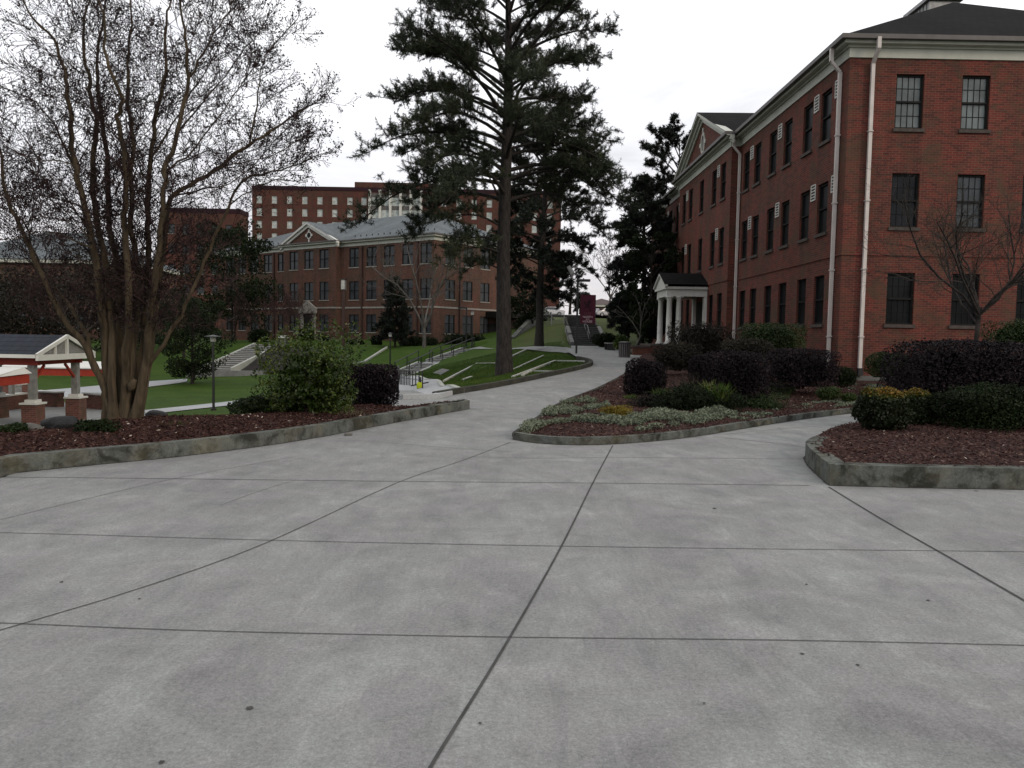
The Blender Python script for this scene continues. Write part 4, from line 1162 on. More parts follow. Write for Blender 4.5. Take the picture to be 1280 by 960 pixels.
mb = MB(); mb.box(7.45, XB - 0.065, py0 - 0.45, py1 + 0.45, 0.3, 1.2); mb.box(6.5, 7.446, py0 - 0.45, py0 - 0.1, 0.3, 1.12); mb.box(6.5, 7.446, py1 + 0.1, py1 + 0.45, 0.3, 1.12); pb = mb.build('porch_base', M['brick'], b1)
mb = MB(); mb.box(7.4, XB - 0.066, py0 - 0.5, py1 + 0.5, 1.203, 1.307); mb.box(6.42, 7.397, py0 - 0.5, py0 - 0.05, 1.123, 1.2); mb.box(6.42, 7.397, py1 + 0.05, py1 + 0.5, 1.123, 1.2); mb.build('coping', M['sill'], pb)
mb = MB()
for k in range(3): mb.box(6.3 + k * 0.36, 7.447, py0 - 0.09, py1 + 0.09, 0.5 if k == 0 else 0.7 + k * 0.14, 0.85 + k * 0.15)
mb.build('porch_steps', M['kerb'], b1)

# ------------------------------------------------------------------ middle hall (B2)
C2 = np.array([-7.6, 79.0, 0.45]); RZ2 = math.atan2(0.8, 0.6)
b2 = thing('brick_hall', C2, 'three storey brick hall with grey slate roof across the sunken lawn', 'building', None, RZ2, world=False)
ey_, fy_ = np.array([-0.8, 0.6]), np.array([0.6, 0.8])
def loc2(px, which, py=380):
    """coordinate along facade ('L' = long left face, 'F' = right face) seen at picture column px"""
    lo, hi = -2.0, 60.0
    d = ey_ if which == 'L' else fy_
    f = lambda s: proj((C2[0] + d[0] * s, C2[1] + d[1] * s, 5.0))[0] - px
    s_ = 1 if f(1) > f(0) else -1
    for _ in range(50):
        mid = (lo + hi) / 2
        if f(mid) * s_ < 0: lo = mid
        else: hi = mid
    return lo
LEN, DEP = loc2(276, 'L'), 19.0
zb = -C2[2]
r2 = [(1.3, 3.2), (4.80, 6.80), (8.33, 10.4)]
Lpx = [287.5, 302.6, 318, 335, 352.5, 373.4, 392, 411, 442.4, 464, 486, 509, 532]
Lw = [loc2(x, 'L') for x in Lpx]
Fpx = [562.5, 584.5, 606, 627]
Fw = [loc2(x, 'F') for x in Fpx]
bay0, bay1 = loc2(426, 'L'), loc2(361, 'L')
W2 = 1.55; PJ = -0.7
wall = MB()
def r2c(us, rws=r2, w=W2): return [(u - w / 2, u + w / 2, a, b) for u in us for a, b in rws]
inb = [u for u in Lw if bay0 < u < bay1]; door_u = min(inb, key=lambda u: abs(u - (bay0 + bay1) / 2))
rl = r2c([u for u in Lw if u < bay0]); rr = r2c([u for u in Lw if u > bay1]); rb = r2c([u for u in inb if u != door_u]) + r2c([door_u], r2[1:])
facade(wall, 'x', 0, 0, bay0, -1, 10.9, rl); facade(wall, 'x', PJ, bay0, bay1, -1, 10.9, rb); facade(wall, 'x', 0, bay1, LEN, -1, 10.9, rr)
facade(wall, 'y', bay0, PJ, 0, -1, 10.9, []); facade(wall, 'y', bay1, PJ, 0, -1, 10.9, [], outward=1)
facade(wall, 'y', 0, 0, DEP, -1, 10.9, r2c(Fw)); facade(wall, 'y', LEN, 0, DEP, -1, 10.9, [], outward=1); facade(wall, 'x', DEP, 0, LEN, -1, 10.9, [], outward=1)
bm_ = (bay0 + bay1) / 2
wall.face([(PJ, bay0, 11.0), (PJ, bm_, 13.1), (PJ, bay1, 11.0)])
wall.build('wall', M['brick_far'], b2)
window_meshes('b2', W2, 2.03, M['frame'], M['glass_far'], M['sill_far'], 'twin', 0.12)
for u in Lw:
    for k, (a, b) in enumerate(r2):
        if u == door_u and k == 0: continue
        put_window('b2', b2, (PJ if bay0 < u < bay1 else 0, u, a), -math.pi / 2)
for u in Fw:
    for a, b in r2: put_window('b2', b2, (u, 0, a), 0)
foot2 = [(0, 0), (DEP, 0), (DEP, LEN), (0, LEN), (0, bay1), (PJ, bay1), (PJ, bay0), (0, bay0)]
mb = MB(); mb.ring(foot2, 0, 0.06, 3.85, 4.02); mb.build('belt_course', M['sill_far'], b2)
mb = MB(); mb.ring(foot2, 0, 0.06, 10.6, 10.98); mb.ring(foot2, 0, 0.35, 10.98, 11.15); mb.build('cornice', M['cream'], b2)
mb = MB(); mb.ring(foot2, 0.2, 0.5, 11.15, 11.27); mb.build('gutter', M['gutter'], b2)
e0, e1, f0, f1 = -0.45, DEP + 0.45, -0.45, LEN + 0.45
hw2 = (e1 - e0) / 2; cx2 = (e0 + e1) / 2; zr2 = 15.3; ze2 = 11.25
mb = MB()
mb.face([(e0, f0, ze2), (e1, f0, ze2), (cx2, f0 + hw2, zr2)]); mb.face([(e1, f0, ze2), (e1, f1, ze2), (cx2, f1 - hw2, zr2), (cx2, f0 + hw2, zr2)])
mb.face([(e1, f1, ze2), (e0, f1, ze2), (cx2, f1 - hw2, zr2)]); mb.face([(e0, f1, ze2), (e0, f0, ze2), (cx2, f0 + hw2, zr2), (cx2, f1 - hw2, zr2)])
gz2 = 13.6; gx2 = PJ - 0.4; xr2 = e0 + (gz2 - ze2) / (zr2 - ze2) * hw2
mb.face([(gx2, bay0 - 0.45, ze2 - .02), (e0 + 0.05, bay0 - 0.45, ze2 - .02), (xr2 + 0.1, bm_, gz2 + .05), (gx2, bm_, gz2)]); mb.face([(gx2, bay1 + 0.45, ze2 - .02), (gx2, bm_, gz2), (xr2 + 0.1, bm_, gz2 + .05), (e0 + 0.05, bay1 + 0.45, ze2 - .02)])
rf2 = mb.build('roof', M['slate'], b2)
mb = MB()
for k in range(int(LEN / 0.9)):
    y = 0.5 + k * 0.9
    if bay0 - 1 < y < bay1 + 1: continue
    mb.box(0.55, 0.6, y - 0.06, y + 0.06, ze2 + 0.43, ze2 + 0.6)
mb.build('snow_guards', M['black'], rf2)
mb = MB()
for ya in (bay0 - 0.5, bay1 + 0.5):
    for (x0, x1, d0, d1) in ((gx2 + .02, PJ - 0.01, -0.3, -0.03), (PJ - 0.18, PJ - 0.012, -0.62, -0.305)):
        mb.hexa([(x0, ya, ze2 + d0), (x1, ya, ze2 + d0), (x1, bm_, gz2 + d0), (x0, bm_, gz2 + d0)], [(x0, ya, ze2 + d1), (x1, ya, ze2 + d1), (x1, bm_, gz2 + d1), (x0, bm_, gz2 + d1)])
mb.build('pediment_trim', M['white'], b2)
mb = MB(); mb.cyl((PJ - 0.06, bm_, 12.1), (PJ - 0.003, bm_, 12.1), 0.42, n=18)
for (dy, dz) in ((0, 0.5), (0, -0.6), (0.5, 0), (-0.5, 0)): mb.box(PJ - 0.07, PJ - 0.004, bm_ + dy - 0.1, bm_ + dy + 0.1, 12.1 + dz - 0.14, 12.1 + dz + 0.14)
md2 = mb.build('medallion', M['white'], b2)
mb = MB(); mb.cyl((PJ - 0.075, bm_, 12.1), (PJ - 0.061, bm_, 12.1), 0.3, n=18); mb.build('louvre', M['frame'], md2)
for px_ in (294, 343, 453, 522):
    u = loc2(px_, 'L'); mb = MB(); mb.bar((-0.1, u, 0), (-0.1, u, 10.6), 0.14); mb.build('downspout', M['rust_pole'], b2)
u = loc2(574, 'F'); mb = MB(); mb.bar((u, -0.1, 0), (u, -0.1, 10.6), 0.14); mb.build('downspout', M['rust_pole'], b2)
# stone door surround
mb = MB(); du = door_u
mb.box(PJ - 0.16, PJ - 0.003, du - 1.25, du - 0.8, 0.3, 3.3); mb.box(PJ - 0.16, PJ - 0.003, du + 0.8, du + 1.25, 0.3, 3.3); mb.box(PJ - 0.25, PJ - 0.004, du - 1.5, du + 1.5, 3.303, 3.8)
mb.hexa([(PJ - 0.25, du - 1.6, 3.803), (PJ - 0.005, du - 1.6, 3.803), (PJ - 0.005, du + 1.6, 3.803), (PJ - 0.25, du + 1.6, 3.803)], [(PJ - 0.25, du - 0.02, 4.75), (PJ - 0.005, du - 0.02, 4.75), (PJ - 0.005, du + 0.02, 4.75), (PJ - 0.25, du + 0.02, 4.75)])
ds = mb.build('door_surround', M['sill_far'], b2)
mb = MB(); mb.box(PJ - 0.05, PJ - 0.002, du - 0.797, du + 0.797, 0.3, 3.3); mb.build('door', M['door'], ds)
mb = MB()
for k in range(4): mb.box(PJ - 0.4 - k * 0.35, PJ - 0.05, du - 1.4, du + 1.4, -0.5 if k else -0.48, 0.3 - k * 0.17)
mb.build('entry_steps', M['sill_far'], b2)
# side entrance with black canopy on the right face
ce = loc2(607, 'F'); ce1 = loc2(646, 'F')
mb = MB(); mb.box(ce, ce1, -3.2, -0.02, 3.1, 3.75); cn = mb.build('entrance_canopy', M['door'], b2)
for x in (ce + 0.2, ce1 - 0.2):
    mb = MB(); mb.box(x - 0.12, x + 0.12, -3.0, -2.76, -0.3, 3.097); mb.build('canopy_post', M['door'], cn)
mb = MB(); mb.box(ce + 0.6, ce + 2.2, -0.08, -0.005, 0.1, 2.5); mb.build('door', M['door'], b2)

# ------------------------------------------------------------------ distant buildings
def block(name, px0_, px1_, ytop, Y, depth, zbase, wallmt, label, winpx=None, rows_py=None, ww=1.4, wh=1.6, glassm='glass_tower', roof=None, sillm='sill_far'):
    a = P(px0_, ytop, Y); b = P(px1_, ytop, Y); X0, X1, Z1 = a[0], b[0], (a[2] + b[2]) / 2
    root = thing(name, (X0, Y, zbase), label, 'building')
    wins = [P(x, ytop, Y)[0] for x in (winpx or [])]
    rws = [1.6 + (proj((P(px0_, ytop, Y)[0], Y, 1.6))[1] * 0 + 0) for _ in []]
    rects = []
    for zc in (rows_py or []):
        for w in wins: rects.append((w - ww / 2, w + ww / 2, zc - wh / 2, zc + wh / 2))
    mb = MB()
    facade(mb, 'y', Y, X0, X1, zbase, Z1, rects, 0.2); facade(mb, 'x', X0, Y, Y + depth, zbase, Z1, []); facade(mb, 'x', X1, Y, Y + depth, zbase, Z1, [], outward=1); facade(mb, 'y', Y + depth, X0, X1, zbase, Z1, [], outward=1)
    mb.build('wall', wallmt, root)
    if rects:
        key = name + str(px0_)
        window_meshes(key, ww, wh, M['white'] if glassm == 'glass_tower' else M['frame'], M[glassm], M[sillm], 'plain', 0.2)
        for (a_, b_, c_, d_) in rects: put_window(key, root, ((a_ + b_) / 2, Y, c_), 0)
    if roof is None:
        mb = MB(); mb.box(X0 - 0.1, X1 + 0.1, Y - 0.1, Y + depth + 0.1, Z1 + 0.003, Z1 + 0.9); mb.build('parapet', M['gutter'] if wallmt != M['brick_tower'] else M['maroon_dark'], root)
    else:
        rh, rm = roof
        mb = MB(); e = 0.6; yc = Y + depth / 2
        for s, y in ((1, Y - e), (-1, Y + depth + e)):
            q = [(X0 - e, y, Z1), (X1 + e, y, Z1), (X1 + e - depth / 2, yc, Z1 + rh), (X0 - e + depth / 2, yc, Z1 + rh)]
            mb.face(q if s > 0 else q[::-1])
        mb.face([(X0 - e, Y + depth + e, Z1), (X0 - e, Y - e, Z1), (X0 - e + depth / 2, yc, Z1 + rh)]); mb.face([(X1 + e, Y - e, Z1), (X1 + e, Y + depth + e, Z1), (X1 + e - depth / 2, yc, Z1 + rh)])
        mb.build('roof', rm, root)
        mb = MB(); fp = [(X0, Y), (X1, Y), (X1, Y + depth), (X0, Y + depth)]; mb.ring(fp, 0, 0.5, Z1 - 0.45, Z1 - 0.01); mb.build('cornice', M['cream'], root)
    return root, X0, X1, Z1
YT = 190.0
def zt(px, py): return P(px, py, YT)[2]
rowz = [zt(400, y) for y in (250.5, 266, 281.5, 297)]
tower, tx0, tx1, tz = block('dormitory_tower', 315, 702, 240, YT, 18, 2.0, M['brick_tower'], 'long flat-roofed red brick dormitory rising behind the slate roof',
    [324, 343, 362, 381, 400, 418.5, 437.5, 455] + [535, 554.5, 574, 593, 612, 631, 650, 669, 688], rowz, 1.25, 1.75)
# stairwell bay with white fins and glass
fx0, fx1 = P(463, 240, YT)[0], P(527, 240, YT)[0]
mb = MB(); 
for z in rowz: mb.box(fx0 + 0.3, fx1 - 0.3, YT - 0.5, YT - 0.01, z - 1.1, z + 0.9)
gl = mb.build('stairwell_glazing', M['glass_tower'], tower)
mb = MB()
for z in rowz: mb.box(fx0 + 0.3, fx1 - 0.3, YT - 0.6, YT - 0.012, z + 0.903, z + 1.85)
mb.build('spandrel', M['gutter'], tower)
for k in range(6):
    x = fx0 + (fx1 - fx0) * k / 5
    mb = MB(); mb.box(x - 0.28, x + 0.28, YT - 1.1, YT - 0.62, zt(400, 300), zt(490, 238.5)); mb.build('fin', M['white'], tower)
ph0, ph1 = P(443, 230, YT)[0], P(545, 230, YT)[0]
mb = MB(); mb.box(ph0, ph1, YT + 0.3, YT + 12, tz + 0.905, zt(495, 228)); mb.build('penthouse', M['brick_tower'], tower)
ph0, ph1 = P(554, 230, YT)[0], P(568, 230, YT)[0]
mb = MB(); mb.box(ph0, ph1, YT + 1, YT + 6, tz + 0.906, zt(560, 223)); mb.build('penthouse', M['maroon'], tower)
q0, q1 = P(568, 230, YT)[0], P(580, 230, YT)[0]; zz0, zz1 = tz + 0.9, zt(575, 224)
mb = MB()
for x in (q0 + 0.3, q1): mb.bar((x, YT + 1, zz0), (x, YT + 1, zz1 - (1.2 if x == q1 else 0)), 0.3)
mb.bar((q0 + 0.3, YT + 1, zz1 - 0.15), (q1 - 1, YT + 1, zz1 - 0.15), 0.3); mb.bar((q1 - 1, YT + 1, zz1 - 0.15), (q1, YT + 1, zz1 - 1.3), 0.3)
mb.build('roof_frame', M['maroon'], tower)

block('brick_wing', 200, 300, 266, 160, 5, 0.5, M['brick_tower'], 'dark red brick block glimpsed behind the crape myrtle', [214, 232, 250, 268, 286], [10, 14, 18, 22], 1.4, 1.9, 'glass_far')
block('brick_house', -70, 150, 324, 96, 16, 0.0, M['brick_far'], 'low brick building with grey hipped roof at far left', [-50, -25, 0, 25, 50, 75, 100, 125], [2.6, 6.0], 1.3, 1.8, 'glass_far', (4.2, M['slate']))
block('low_building', 730, 780, 381, 175, 10, 4.0, M['brick_far'], 'low brown building beyond the parked cars', [742, 752, 763], [6.4], 1.5, 1.2, 'glass_far', (1.6, M['rust_pole']))

# ------------------------------------------------------------------ pavilion and canopies
PXg, PY0, PY1, PZ = -17.75, 29.3, 32.2, -1.98
pav = thing('pavilion', (PXg - 2, (PY0 + PY1) / 2, PZ), 'open pavilion with navy gable roof and white gable truss', 'pavilion')
xe = PXg - 7.0
zE, zA = 0.62, 1.33; pm = (PY0 + PY1) / 2; ov = 0.55
mb = MB()
for s, y in ((1, PY0 - ov), (-1, PY1 + ov)):
    q = [(xe, y, zE), (PXg + 0.5, y, zE), (PXg + 0.5, pm, zA), (xe, pm, zA)]
    mb.face(q if s > 0 else q[::-1]); q2 = [(a, b, c - 0.08) for a, b, c in q]; mb.face(q2[::-1] if s > 0 else q2)
mb.build('roof', M['roof_navy'], pav)
mb = MB()
for y in (PY0 - ov, PY1 + ov):
    mb.bar((PXg + 0.5, y, zE - 0.04), (PXg + 0.5, pm, zA - 0.04), 0.08, 0.14)
    mb.bar((xe, y, zE - 0.07), (PXg + 0.45, y, zE - 0.07), 0.06, 0.13)
mb.bar((PXg + 0.5, PY0 - ov, zE - 0.12), (PXg + 0.5, PY1 + ov, zE - 0.12), 0.09, 0.22)
mb.bar((PXg + 0.48, pm, zE - 0.05), (PXg + 0.48, pm, zA - 0.1), 0.1)
mb.bar((PXg + 0.46, pm - 0.75, zE - 0.02), (PXg + 0.46, pm - 0.75, zE + 0.38), 0.07)
mb.build('gable_truss', M['white'], pav)
mb = MB()
mb.face([(PXg + 0.42, PY0 - ov + 0.2, zE), (PXg + 0.42, PY1 + ov - 0.2, zE), (PXg + 0.42, pm, zA - 0.12)]); mb.build('gable_panel', M['grey_post'], pav)
mb = MB()
for y in (PY0, PY1): mb.box(xe + 0.1, PXg + 0.25, y - 0.08, y + 0.08, zE - 0.42, zE - 0.13)
for x in (PXg, xe + 0.4): mb.box(x - 0.08, x + 0.08, PY0 + 0.081, PY1 - 0.081, zE - 0.42, zE - 0.13)
mb.build('beam', M['red'], pav)
for x in (PXg, PXg - 3.2, PXg - 6.4):
    for y in (PY0, PY1):
        mb = MB(); mb.box(x - 0.28, x + 0.28, y - 0.28, y + 0.28, PZ - 0.3, PZ + 0.72); pr = mb.build('pier', M['brick_pier'], pav)
        mb = MB(); mb.box(x - 0.33, x + 0.33, y - 0.33, y + 0.33, PZ + 0.723, PZ + 0.79); mb.box(x - 0.2, x + 0.2, y - 0.2, y + 0.2, PZ + 0.793, PZ + 0.9); mb.build('cap', M['white'], pr)
        mb = MB(); mb.box(x - 0.12, x + 0.12, y - 0.12, y + 0.12, PZ + 0.902, zE - 0.422); mb.build('post', M['grey_post'], pav)
        for s in ((0, 1) if y == PY0 else (0, -1),):
            mb = MB(); mb.bar((x, y + s[1] * 0.1, zE - 1.0), (x, y + s[1] * 0.75, zE - 0.44), 0.08); mb.build('brace', M['red'], pav)
def canopy(x0, x1, y0, y1, zt_, label, h=0.28):
    root = thing('canopy', ((x0 + x1) / 2, (y0 + y1) / 2, T((x0 + x1) / 2, (y0 + y1) / 2)), label, 'canopy', 'white and red picnic canopies')
    mb = MB(); mb.hexa([(x0, y0, zt_ - 0.05), (x1, y0, zt_ - 0.05), (x1, y1, zt_ + 0.0), (x0, y1, zt_ + 0.0)], [(x0, y0, zt_ + 0.0), (x1, y0, zt_ + 0.0), (x1 - 0.1, y1 - 0.3, zt_ + 0.22), (x0 + 0.1, y1 - 0.3, zt_ + 0.22)]); mb.build('roof', M['white'], root)
    fp = [(x0, y0), (x1, y0), (x1, y1), (x0, y1)]
    mb = MB(); mb.ring(fp, -0.2, -0.06, zt_ - 0.06 - h, zt_ - 0.052); mb.build('fascia', M['red'], root)
    for x in (x0 + 0.4, x1 - (2.4 if 'front' in label else 0.4)):
        for y in (y0 + 0.4, y1 - 0.4):
            mb = MB(); mb.box(x - 0.09, x + 0.09, y - 0.09, y + 0.09, T(x, y) - 0.2, zt_ - 0.062); mb.build('post', M['grey_post'], root)
a = P(40, 463, 28.3); canopy(a[0] - 5, a[0], 26.3, 28.3, a[2] - 0.1, 'white and red canopy in front of the pavilion at the picture edge', 0.3)
a = P(161, 459, 37.0); canopy(P(40, 459, 37)[0] - 1, a[0], 36.0, 38.4, a[2] - 0.02, 'long white and red canopy behind the pavilion', 0.32)
def seatwall(p0, p1, label, z0):
    p0 = np.array(p0); p1 = np.array(p1); d = unit((p1 - p0)[None])[0]; s = np.array([-d[1], d[0]]) * 0.2
    root = thing('seat_wall', (*p0, z0), label, 'seat wall', 'low brick seat walls')
    mb = MB(); c = [p0 - s, p1 - s, p1 + s, p0 + s]; mb.hexa([(*q, z0 - 0.3) for q in c], [(*q, z0 + 0.42) for q in c]); mb.build('brickwork', M['brick_pier'], root)
    s *= 1.2; c = [p0 - s, p1 - s, p1 + s, p0 + s]; mb = MB(); mb.hexa([(*q, z0 + 0.423) for q in c], [(*q, z0 + 0.49) for q in c]); mb.build('coping', M['white'], root)
sp = lambda px, py: GT(px, py)[:2]
seatwall(sp(-30, 518), sp(30, 511), 'brick seat wall with white coping left of the near pier', -1.98)
seatwall(sp(46, 508), sp(76, 510), 'short brick seat wall between the two pavilion piers', -1.98)
seatwall(sp(108, 511), sp(130, 513), 'brick seat wall just right of the pavilion pier', -1.98)
seatwall(sp(-20, 500), sp(40, 497), 'brick seat wall at the back of the pavilion', -1.98)
# grey bin in the pavilion
c = GT(19.5, 501.5); root = thing('litter_bin', c, 'grey litter bin standing inside the pavilion', 'litter bin')
mb = MB(); mb.lathe(c, [(0.26, 0), (0.3, 0.05), (0.3, 0.8)], 16); mb.build('body', M['grey_post'], root, smooth=False)
mb = MB(); mb.lathe(c + [0, 0, 0.803], [(0.32, 0), (0.32, 0.06), (0.2, 0.16)], 16); mb.build('lid', M['grey_post'], root)

# ------------------------------------------------------------------ lamps and signs
def path_lamp(px, pyb, pyt, Y, label, cap=0.26):
    b = P(px, pyb, Y); t = P(px, pyt, Y); h = t[2] - b[2]
    root = thing('path_lamp', b, label, 'lamp', 'black path lamps round the lawn')
    mb = MB(); mb.cyl(b, b + [0, 0, h - 0.32], 0.065, 0.05, 10); mb.cyl(b, b + [0, 0, 0.1], 0.13, n=10); mb.build('pole', M['black'], root)
    mb = MB(); mb.lathe(b + [0, 0, h - 0.318], [(0.1, 0), (0.13, 0.03), (0.14, 0.24)], 12); mb.build('lens', M['opal'], root)
    mb = MB(); mb.lathe(b + [0, 0, h - 0.075], [(cap, 0), (cap, 0.025), (0.1, 0.06), (0.03, 0.1)], 14); mb.build('cap', M['black'], root)
path_lamp(267, 513, 419, 37.5, 'black post lamp with flat cap beside the magnolia and near walk', 0.4)
path_lamp(487.5, 462, 416, 64, 'thin black post lamp on the bank behind the purple shrub', 0.25)
path_lamp(590, 434.5, 389, 68, 'thin black post lamp nearest the top of the bank stairs', 0.2)
# arm lamp
b = P(582.5, 434.5, 68.5); t = P(582.5, 386, 68.5); root = thing('street_lamp', b, 'black pole with short side arm at the top of the bank stairs', 'lamp')
mb = MB(); mb.cyl(b, (b[0], b[1], t[2]), 0.07, 0.06, 8); mb.build('pole', M['black'], root)
mb = MB(); mb.box(b[0] - 0.75, b[0] + 0.06, b[1] - 0.15, b[1] + 0.15, t[2], t[2] + 0.14); mb.build('lamp_head', M['black'], root)
# tall glass lamp in front of the hall
b = P(429, 433, 72); t = P(429.5, 348, 72); root = thing('lantern_post', b, 'tall brown post with white glass lantern in front of the slate-roofed hall', 'lamp')
hh = t[2] - b[2]
mb = MB(); mb.cyl(b, b + [0, 0, hh - 1.0], 0.17, 0.14, 10); mb.build('pole', M['rust_pole'], root)
mb = MB(); mb.box(b[0] - 0.2, b[0] + 0.2, b[1] - 0.2, b[1] + 0.2, b[2] + hh - 0.998, b[2] + hh - 0.12); mb.build('lantern', M['opal'], root)
mb = MB()
for sx in (-1, 1):
    for sy in (-1, 1): mb.box(b[0] + sx * 0.21 - 0.03, b[0] + sx * 0.21 + 0.03, b[1] + sy * 0.21 - 0.03, b[1] + sy * 0.21 + 0.03, b[2] + hh - 1.0, b[2] + hh - 0.1)
mb.box(b[0] - 0.3, b[0] + 0.3, b[1] - 0.3, b[1] + 0.3, b[2] + hh - 0.097, b[2] + hh); mb.build('lantern_frame', M['rust_pole'], root)
# white box at the top of the left stairs
c = P(354, 432, 77); root = thing('litter_bin', c, 'pale square litter bin with lid at the head of the left stairs', 'litter bin')
mb = MB(); mb.box(c[0] - 0.4, c[0] + 0.4, c[1] - 0.4, c[1] + 0.4, c[2] - 0.1, c[2] + 0.75); mb.build('body', M['grey_concrete'], root)
mb = MB(); mb.hexa([(c[0] - 0.46, c[1] - 0.46, c[2] + 0.753), (c[0] + 0.46, c[1] - 0.46, c[2] + 0.753), (c[0] + 0.46, c[1] + 0.46, c[2] + 0.753), (c[0] - 0.46, c[1] + 0.46, c[2] + 0.753)], [(c[0] - 0.2, c[1] - 0.2, c[2] + 1.0), (c[0] + 0.2, c[1] - 0.2, c[2] + 1.0), (c[0] + 0.2, c[1] + 0.2, c[2] + 1.0), (c[0] - 0.2, c[1] + 0.2, c[2] + 1.0)]); mb.build('lid', M['white_stone'], root)

# banner pole
YB = 41.5
b = P(719.8, 445, YB); t = P(722, 349, YB)
root = thing('banner_pole', b, 'black lamp pole carrying a maroon banner beside the main path', 'lamp post')
zt_ = t[2]; bx = b[0] + 0.02
mb = MB(); mb.box(bx - 0.05, bx + 0.05, YB - 0.05, YB + 0.05, b[2] - 0.2, zt_ + 0.05); mb.box(bx - 0.16, bx + 0.16, YB - 0.16, YB + 0.16, b[2] - 0.2, b[2] + 0.06); mb.build('pole', M['black'], root)
mb = MB(); mb.box(bx + 0.052, bx + 0.64, YB - 0.17, YB + 0.17, zt_ - 0.12, zt_ + 0.0); mb.cyl((bx + 0.3, YB, zt_), (bx + 0.3, YB, zt_ + 0.06), 0.03, n=8); mb.build('lamp_head', M['black'], root)
mb = MB(); pr = None
for q in [(bx - 0.05, zt_ - 0.06), (bx - 0.17, zt_ - 0.05), (bx - 0.26, zt_ + 0.03), (bx - 0.29, zt_ + 0.2), (bx - 0.29, zt_ + 0.3)]:
    if pr: mb.cyl((pr[0], YB, pr[1]), (q[0], YB, q[1]), 0.022, n=6)
    pr = q
mb.build('arm', M['black'], root)
mb = MB(); mb.cyl((bx - 0.27, YB - 0.05, zt_ + 0.24), (bx - 0.5, YB + 0.1, zt_ + 0.66), 0.12, 0.1, 12); mb.build('floodlight', M['grey_post'], root)
bz0, bz1 = P(735, 404.5, YB)[2], P(735, 368.5, YB)[2]; bx0, bx1 = bx + 0.16, bx + 0.95
mb = MB(); mb.box(bx0, bx1, YB - 0.02, YB + 0.02, bz0, bz1)
ban = mb.build('banner', M['maroon'], root)
mb = MB()
for z in (bz0 + 0.03, bz1 - 0.02): mb.bar((bx + 0.05, YB, z), (bx1, YB, z), 0.03)
mb.bar((bx1 + 0.005, YB, bz0 - 0.02), (bx1 + 0.005, YB, bz1), 0.03)
mb.build('banner_bracket', M['black'], root)
mb = MB(); cxb = (bx0 + bx1) / 2
for poly in ([(-0.2, 0.78), (0.02, 1.25), (0.2, 1.2), (0.08, 1.0), (0.17, 0.72), (-0.02, 0.85)], [(-0.26, 1.1), (-0.1, 1.18), (-0.12, 0.95)], [(0.05, 0.62), (0.24, 0.68), (0.12, 0.78)]):
    mb.face([(cxb + x, YB - 0.0225, bz0 + y) for x, y in poly][::-1])
mb.build('emblem', M['maroon_dark'], ban)
def text(body, size, x, z, mt, y=YB - 0.023):
    cu = bpy.data.curves.new('lettering', 'FONT'); cu.body = body; cu.size = size; cu.align_x = 'CENTER'; cu.extrude = 0.001
    tmp = bpy.data.objects.new('lettering', cu); COL.objects.link(tmp)
    me = bpy.data.meshes.new_from_object(tmp.evaluated_get(bpy.context.evaluated_depsgraph_get()))
    bpy.data.objects.remove(tmp); me.materials.clear(); me.materials.append(mt)
    o = bpy.data.objects.new('lettering', me); link(o, ban)
    o.location = [float(v) for v in (np.array([x, y, z]) - offset_of(root))]; o.rotation_euler = (math.pi / 2, 0, 0)
text('EAST', 0.17, cxb, bz0 + 0.47, M['letters_dim'])
text('NORTH', 0.15, cxb, bz0 + 0.30, M['letters'])
text('AND', 0.09, cxb, bz0 + 0.205, M['letters'])
text('HOUSE', 0.16, cxb, bz0 + 0.06, M['letters'])

# slatted bin by the porch steps
c = G(780.5, 446.5); root = thing('litter_bin', c, 'dark slatted litter bin beside the porch steps', 'litter bin')
mb = MB()
for k in range(18):
    t = 2 * math.pi * k / 18; mb.bar((c[0] + 0.27 * math.cos(t), c[1] + 0.27 * math.sin(t), c[2]), (c[0] + 0.29 * math.cos(t), c[1] + 0.29 * math.sin(t), c[2] + 0.68), 0.055, 0.02)
mb.build('slats', M['gutter'], root)
mb = MB(); mb.lathe(c, [(0.25, 0.03), (0.26, 0.62)], 16); mb.build('liner', M['black'], root)
mb = MB(); mb.lathe(c + [0, 0, 0.69], [(0.31, 0), (0.31, 0.04), (0.2, 0.09)], 16); mb.build('lid', M['black'], root)

# bench beside the path end
c = G(763, 437.5); root = thing('bench', c, 'low dark bench on the right of the path end', 'bench')
mb = MB()
for k in range(4): mb.box(c[0] - 0.3 + k * 0.14, c[0] - 0.19 + k * 0.14, c[1] - 0.9, c[1] + 0.9, c[2] + 0.4, c[2] + 0.45)
mb.build('seat', M['grey_post'], root)
for s in (-0.75, 0.75):
    mb = MB(); mb.box(c[0] - 0.28, c[0] + 0.2, c[1] + s - 0.04, c[1] + s + 0.04, c[2], c[2] + 0.397); mb.build('leg', M['black'], root)

# hillside stair wall and fence, cars
a = P(640, 429, 68); b = P(674, 393, 76)
root = thing('stair_parapet', (a[0], a[1], a[2]), 'sloping grey concrete parapet beside the second pine', 'wall')
mb = MB(); d = unit((b - a)[None])[0]; s = np.array([-d[1], d[0], 0]); s = s / np.linalg.norm(s) * 0.15
lo = [a - s, b - s, b + s, a + s]
mb.hexa([q - [0, 0, 1.3] for q in lo], [q + [0, 0, 0.4] for q in lo]); mb.build('panel', M['grey_concrete'], root)
lo = [q + [0, 0, 0.403] for q in [a - s * 1.4, b - s * 1.4, b + s * 1.4, a + s * 1.4]]; mb = MB(); mb.hexa(lo, [q + [0, 0, 0.1] for q in lo]); mb.build('coping', M['kerb'], root)
fa, fb = P(677, 408, 72), P(724, 404, 72)
root = thing('chain_link_fence', fa, 'grey chain link fence below the parked white car', 'fence')
zt_f = P(690, 393.5, 72)[2]
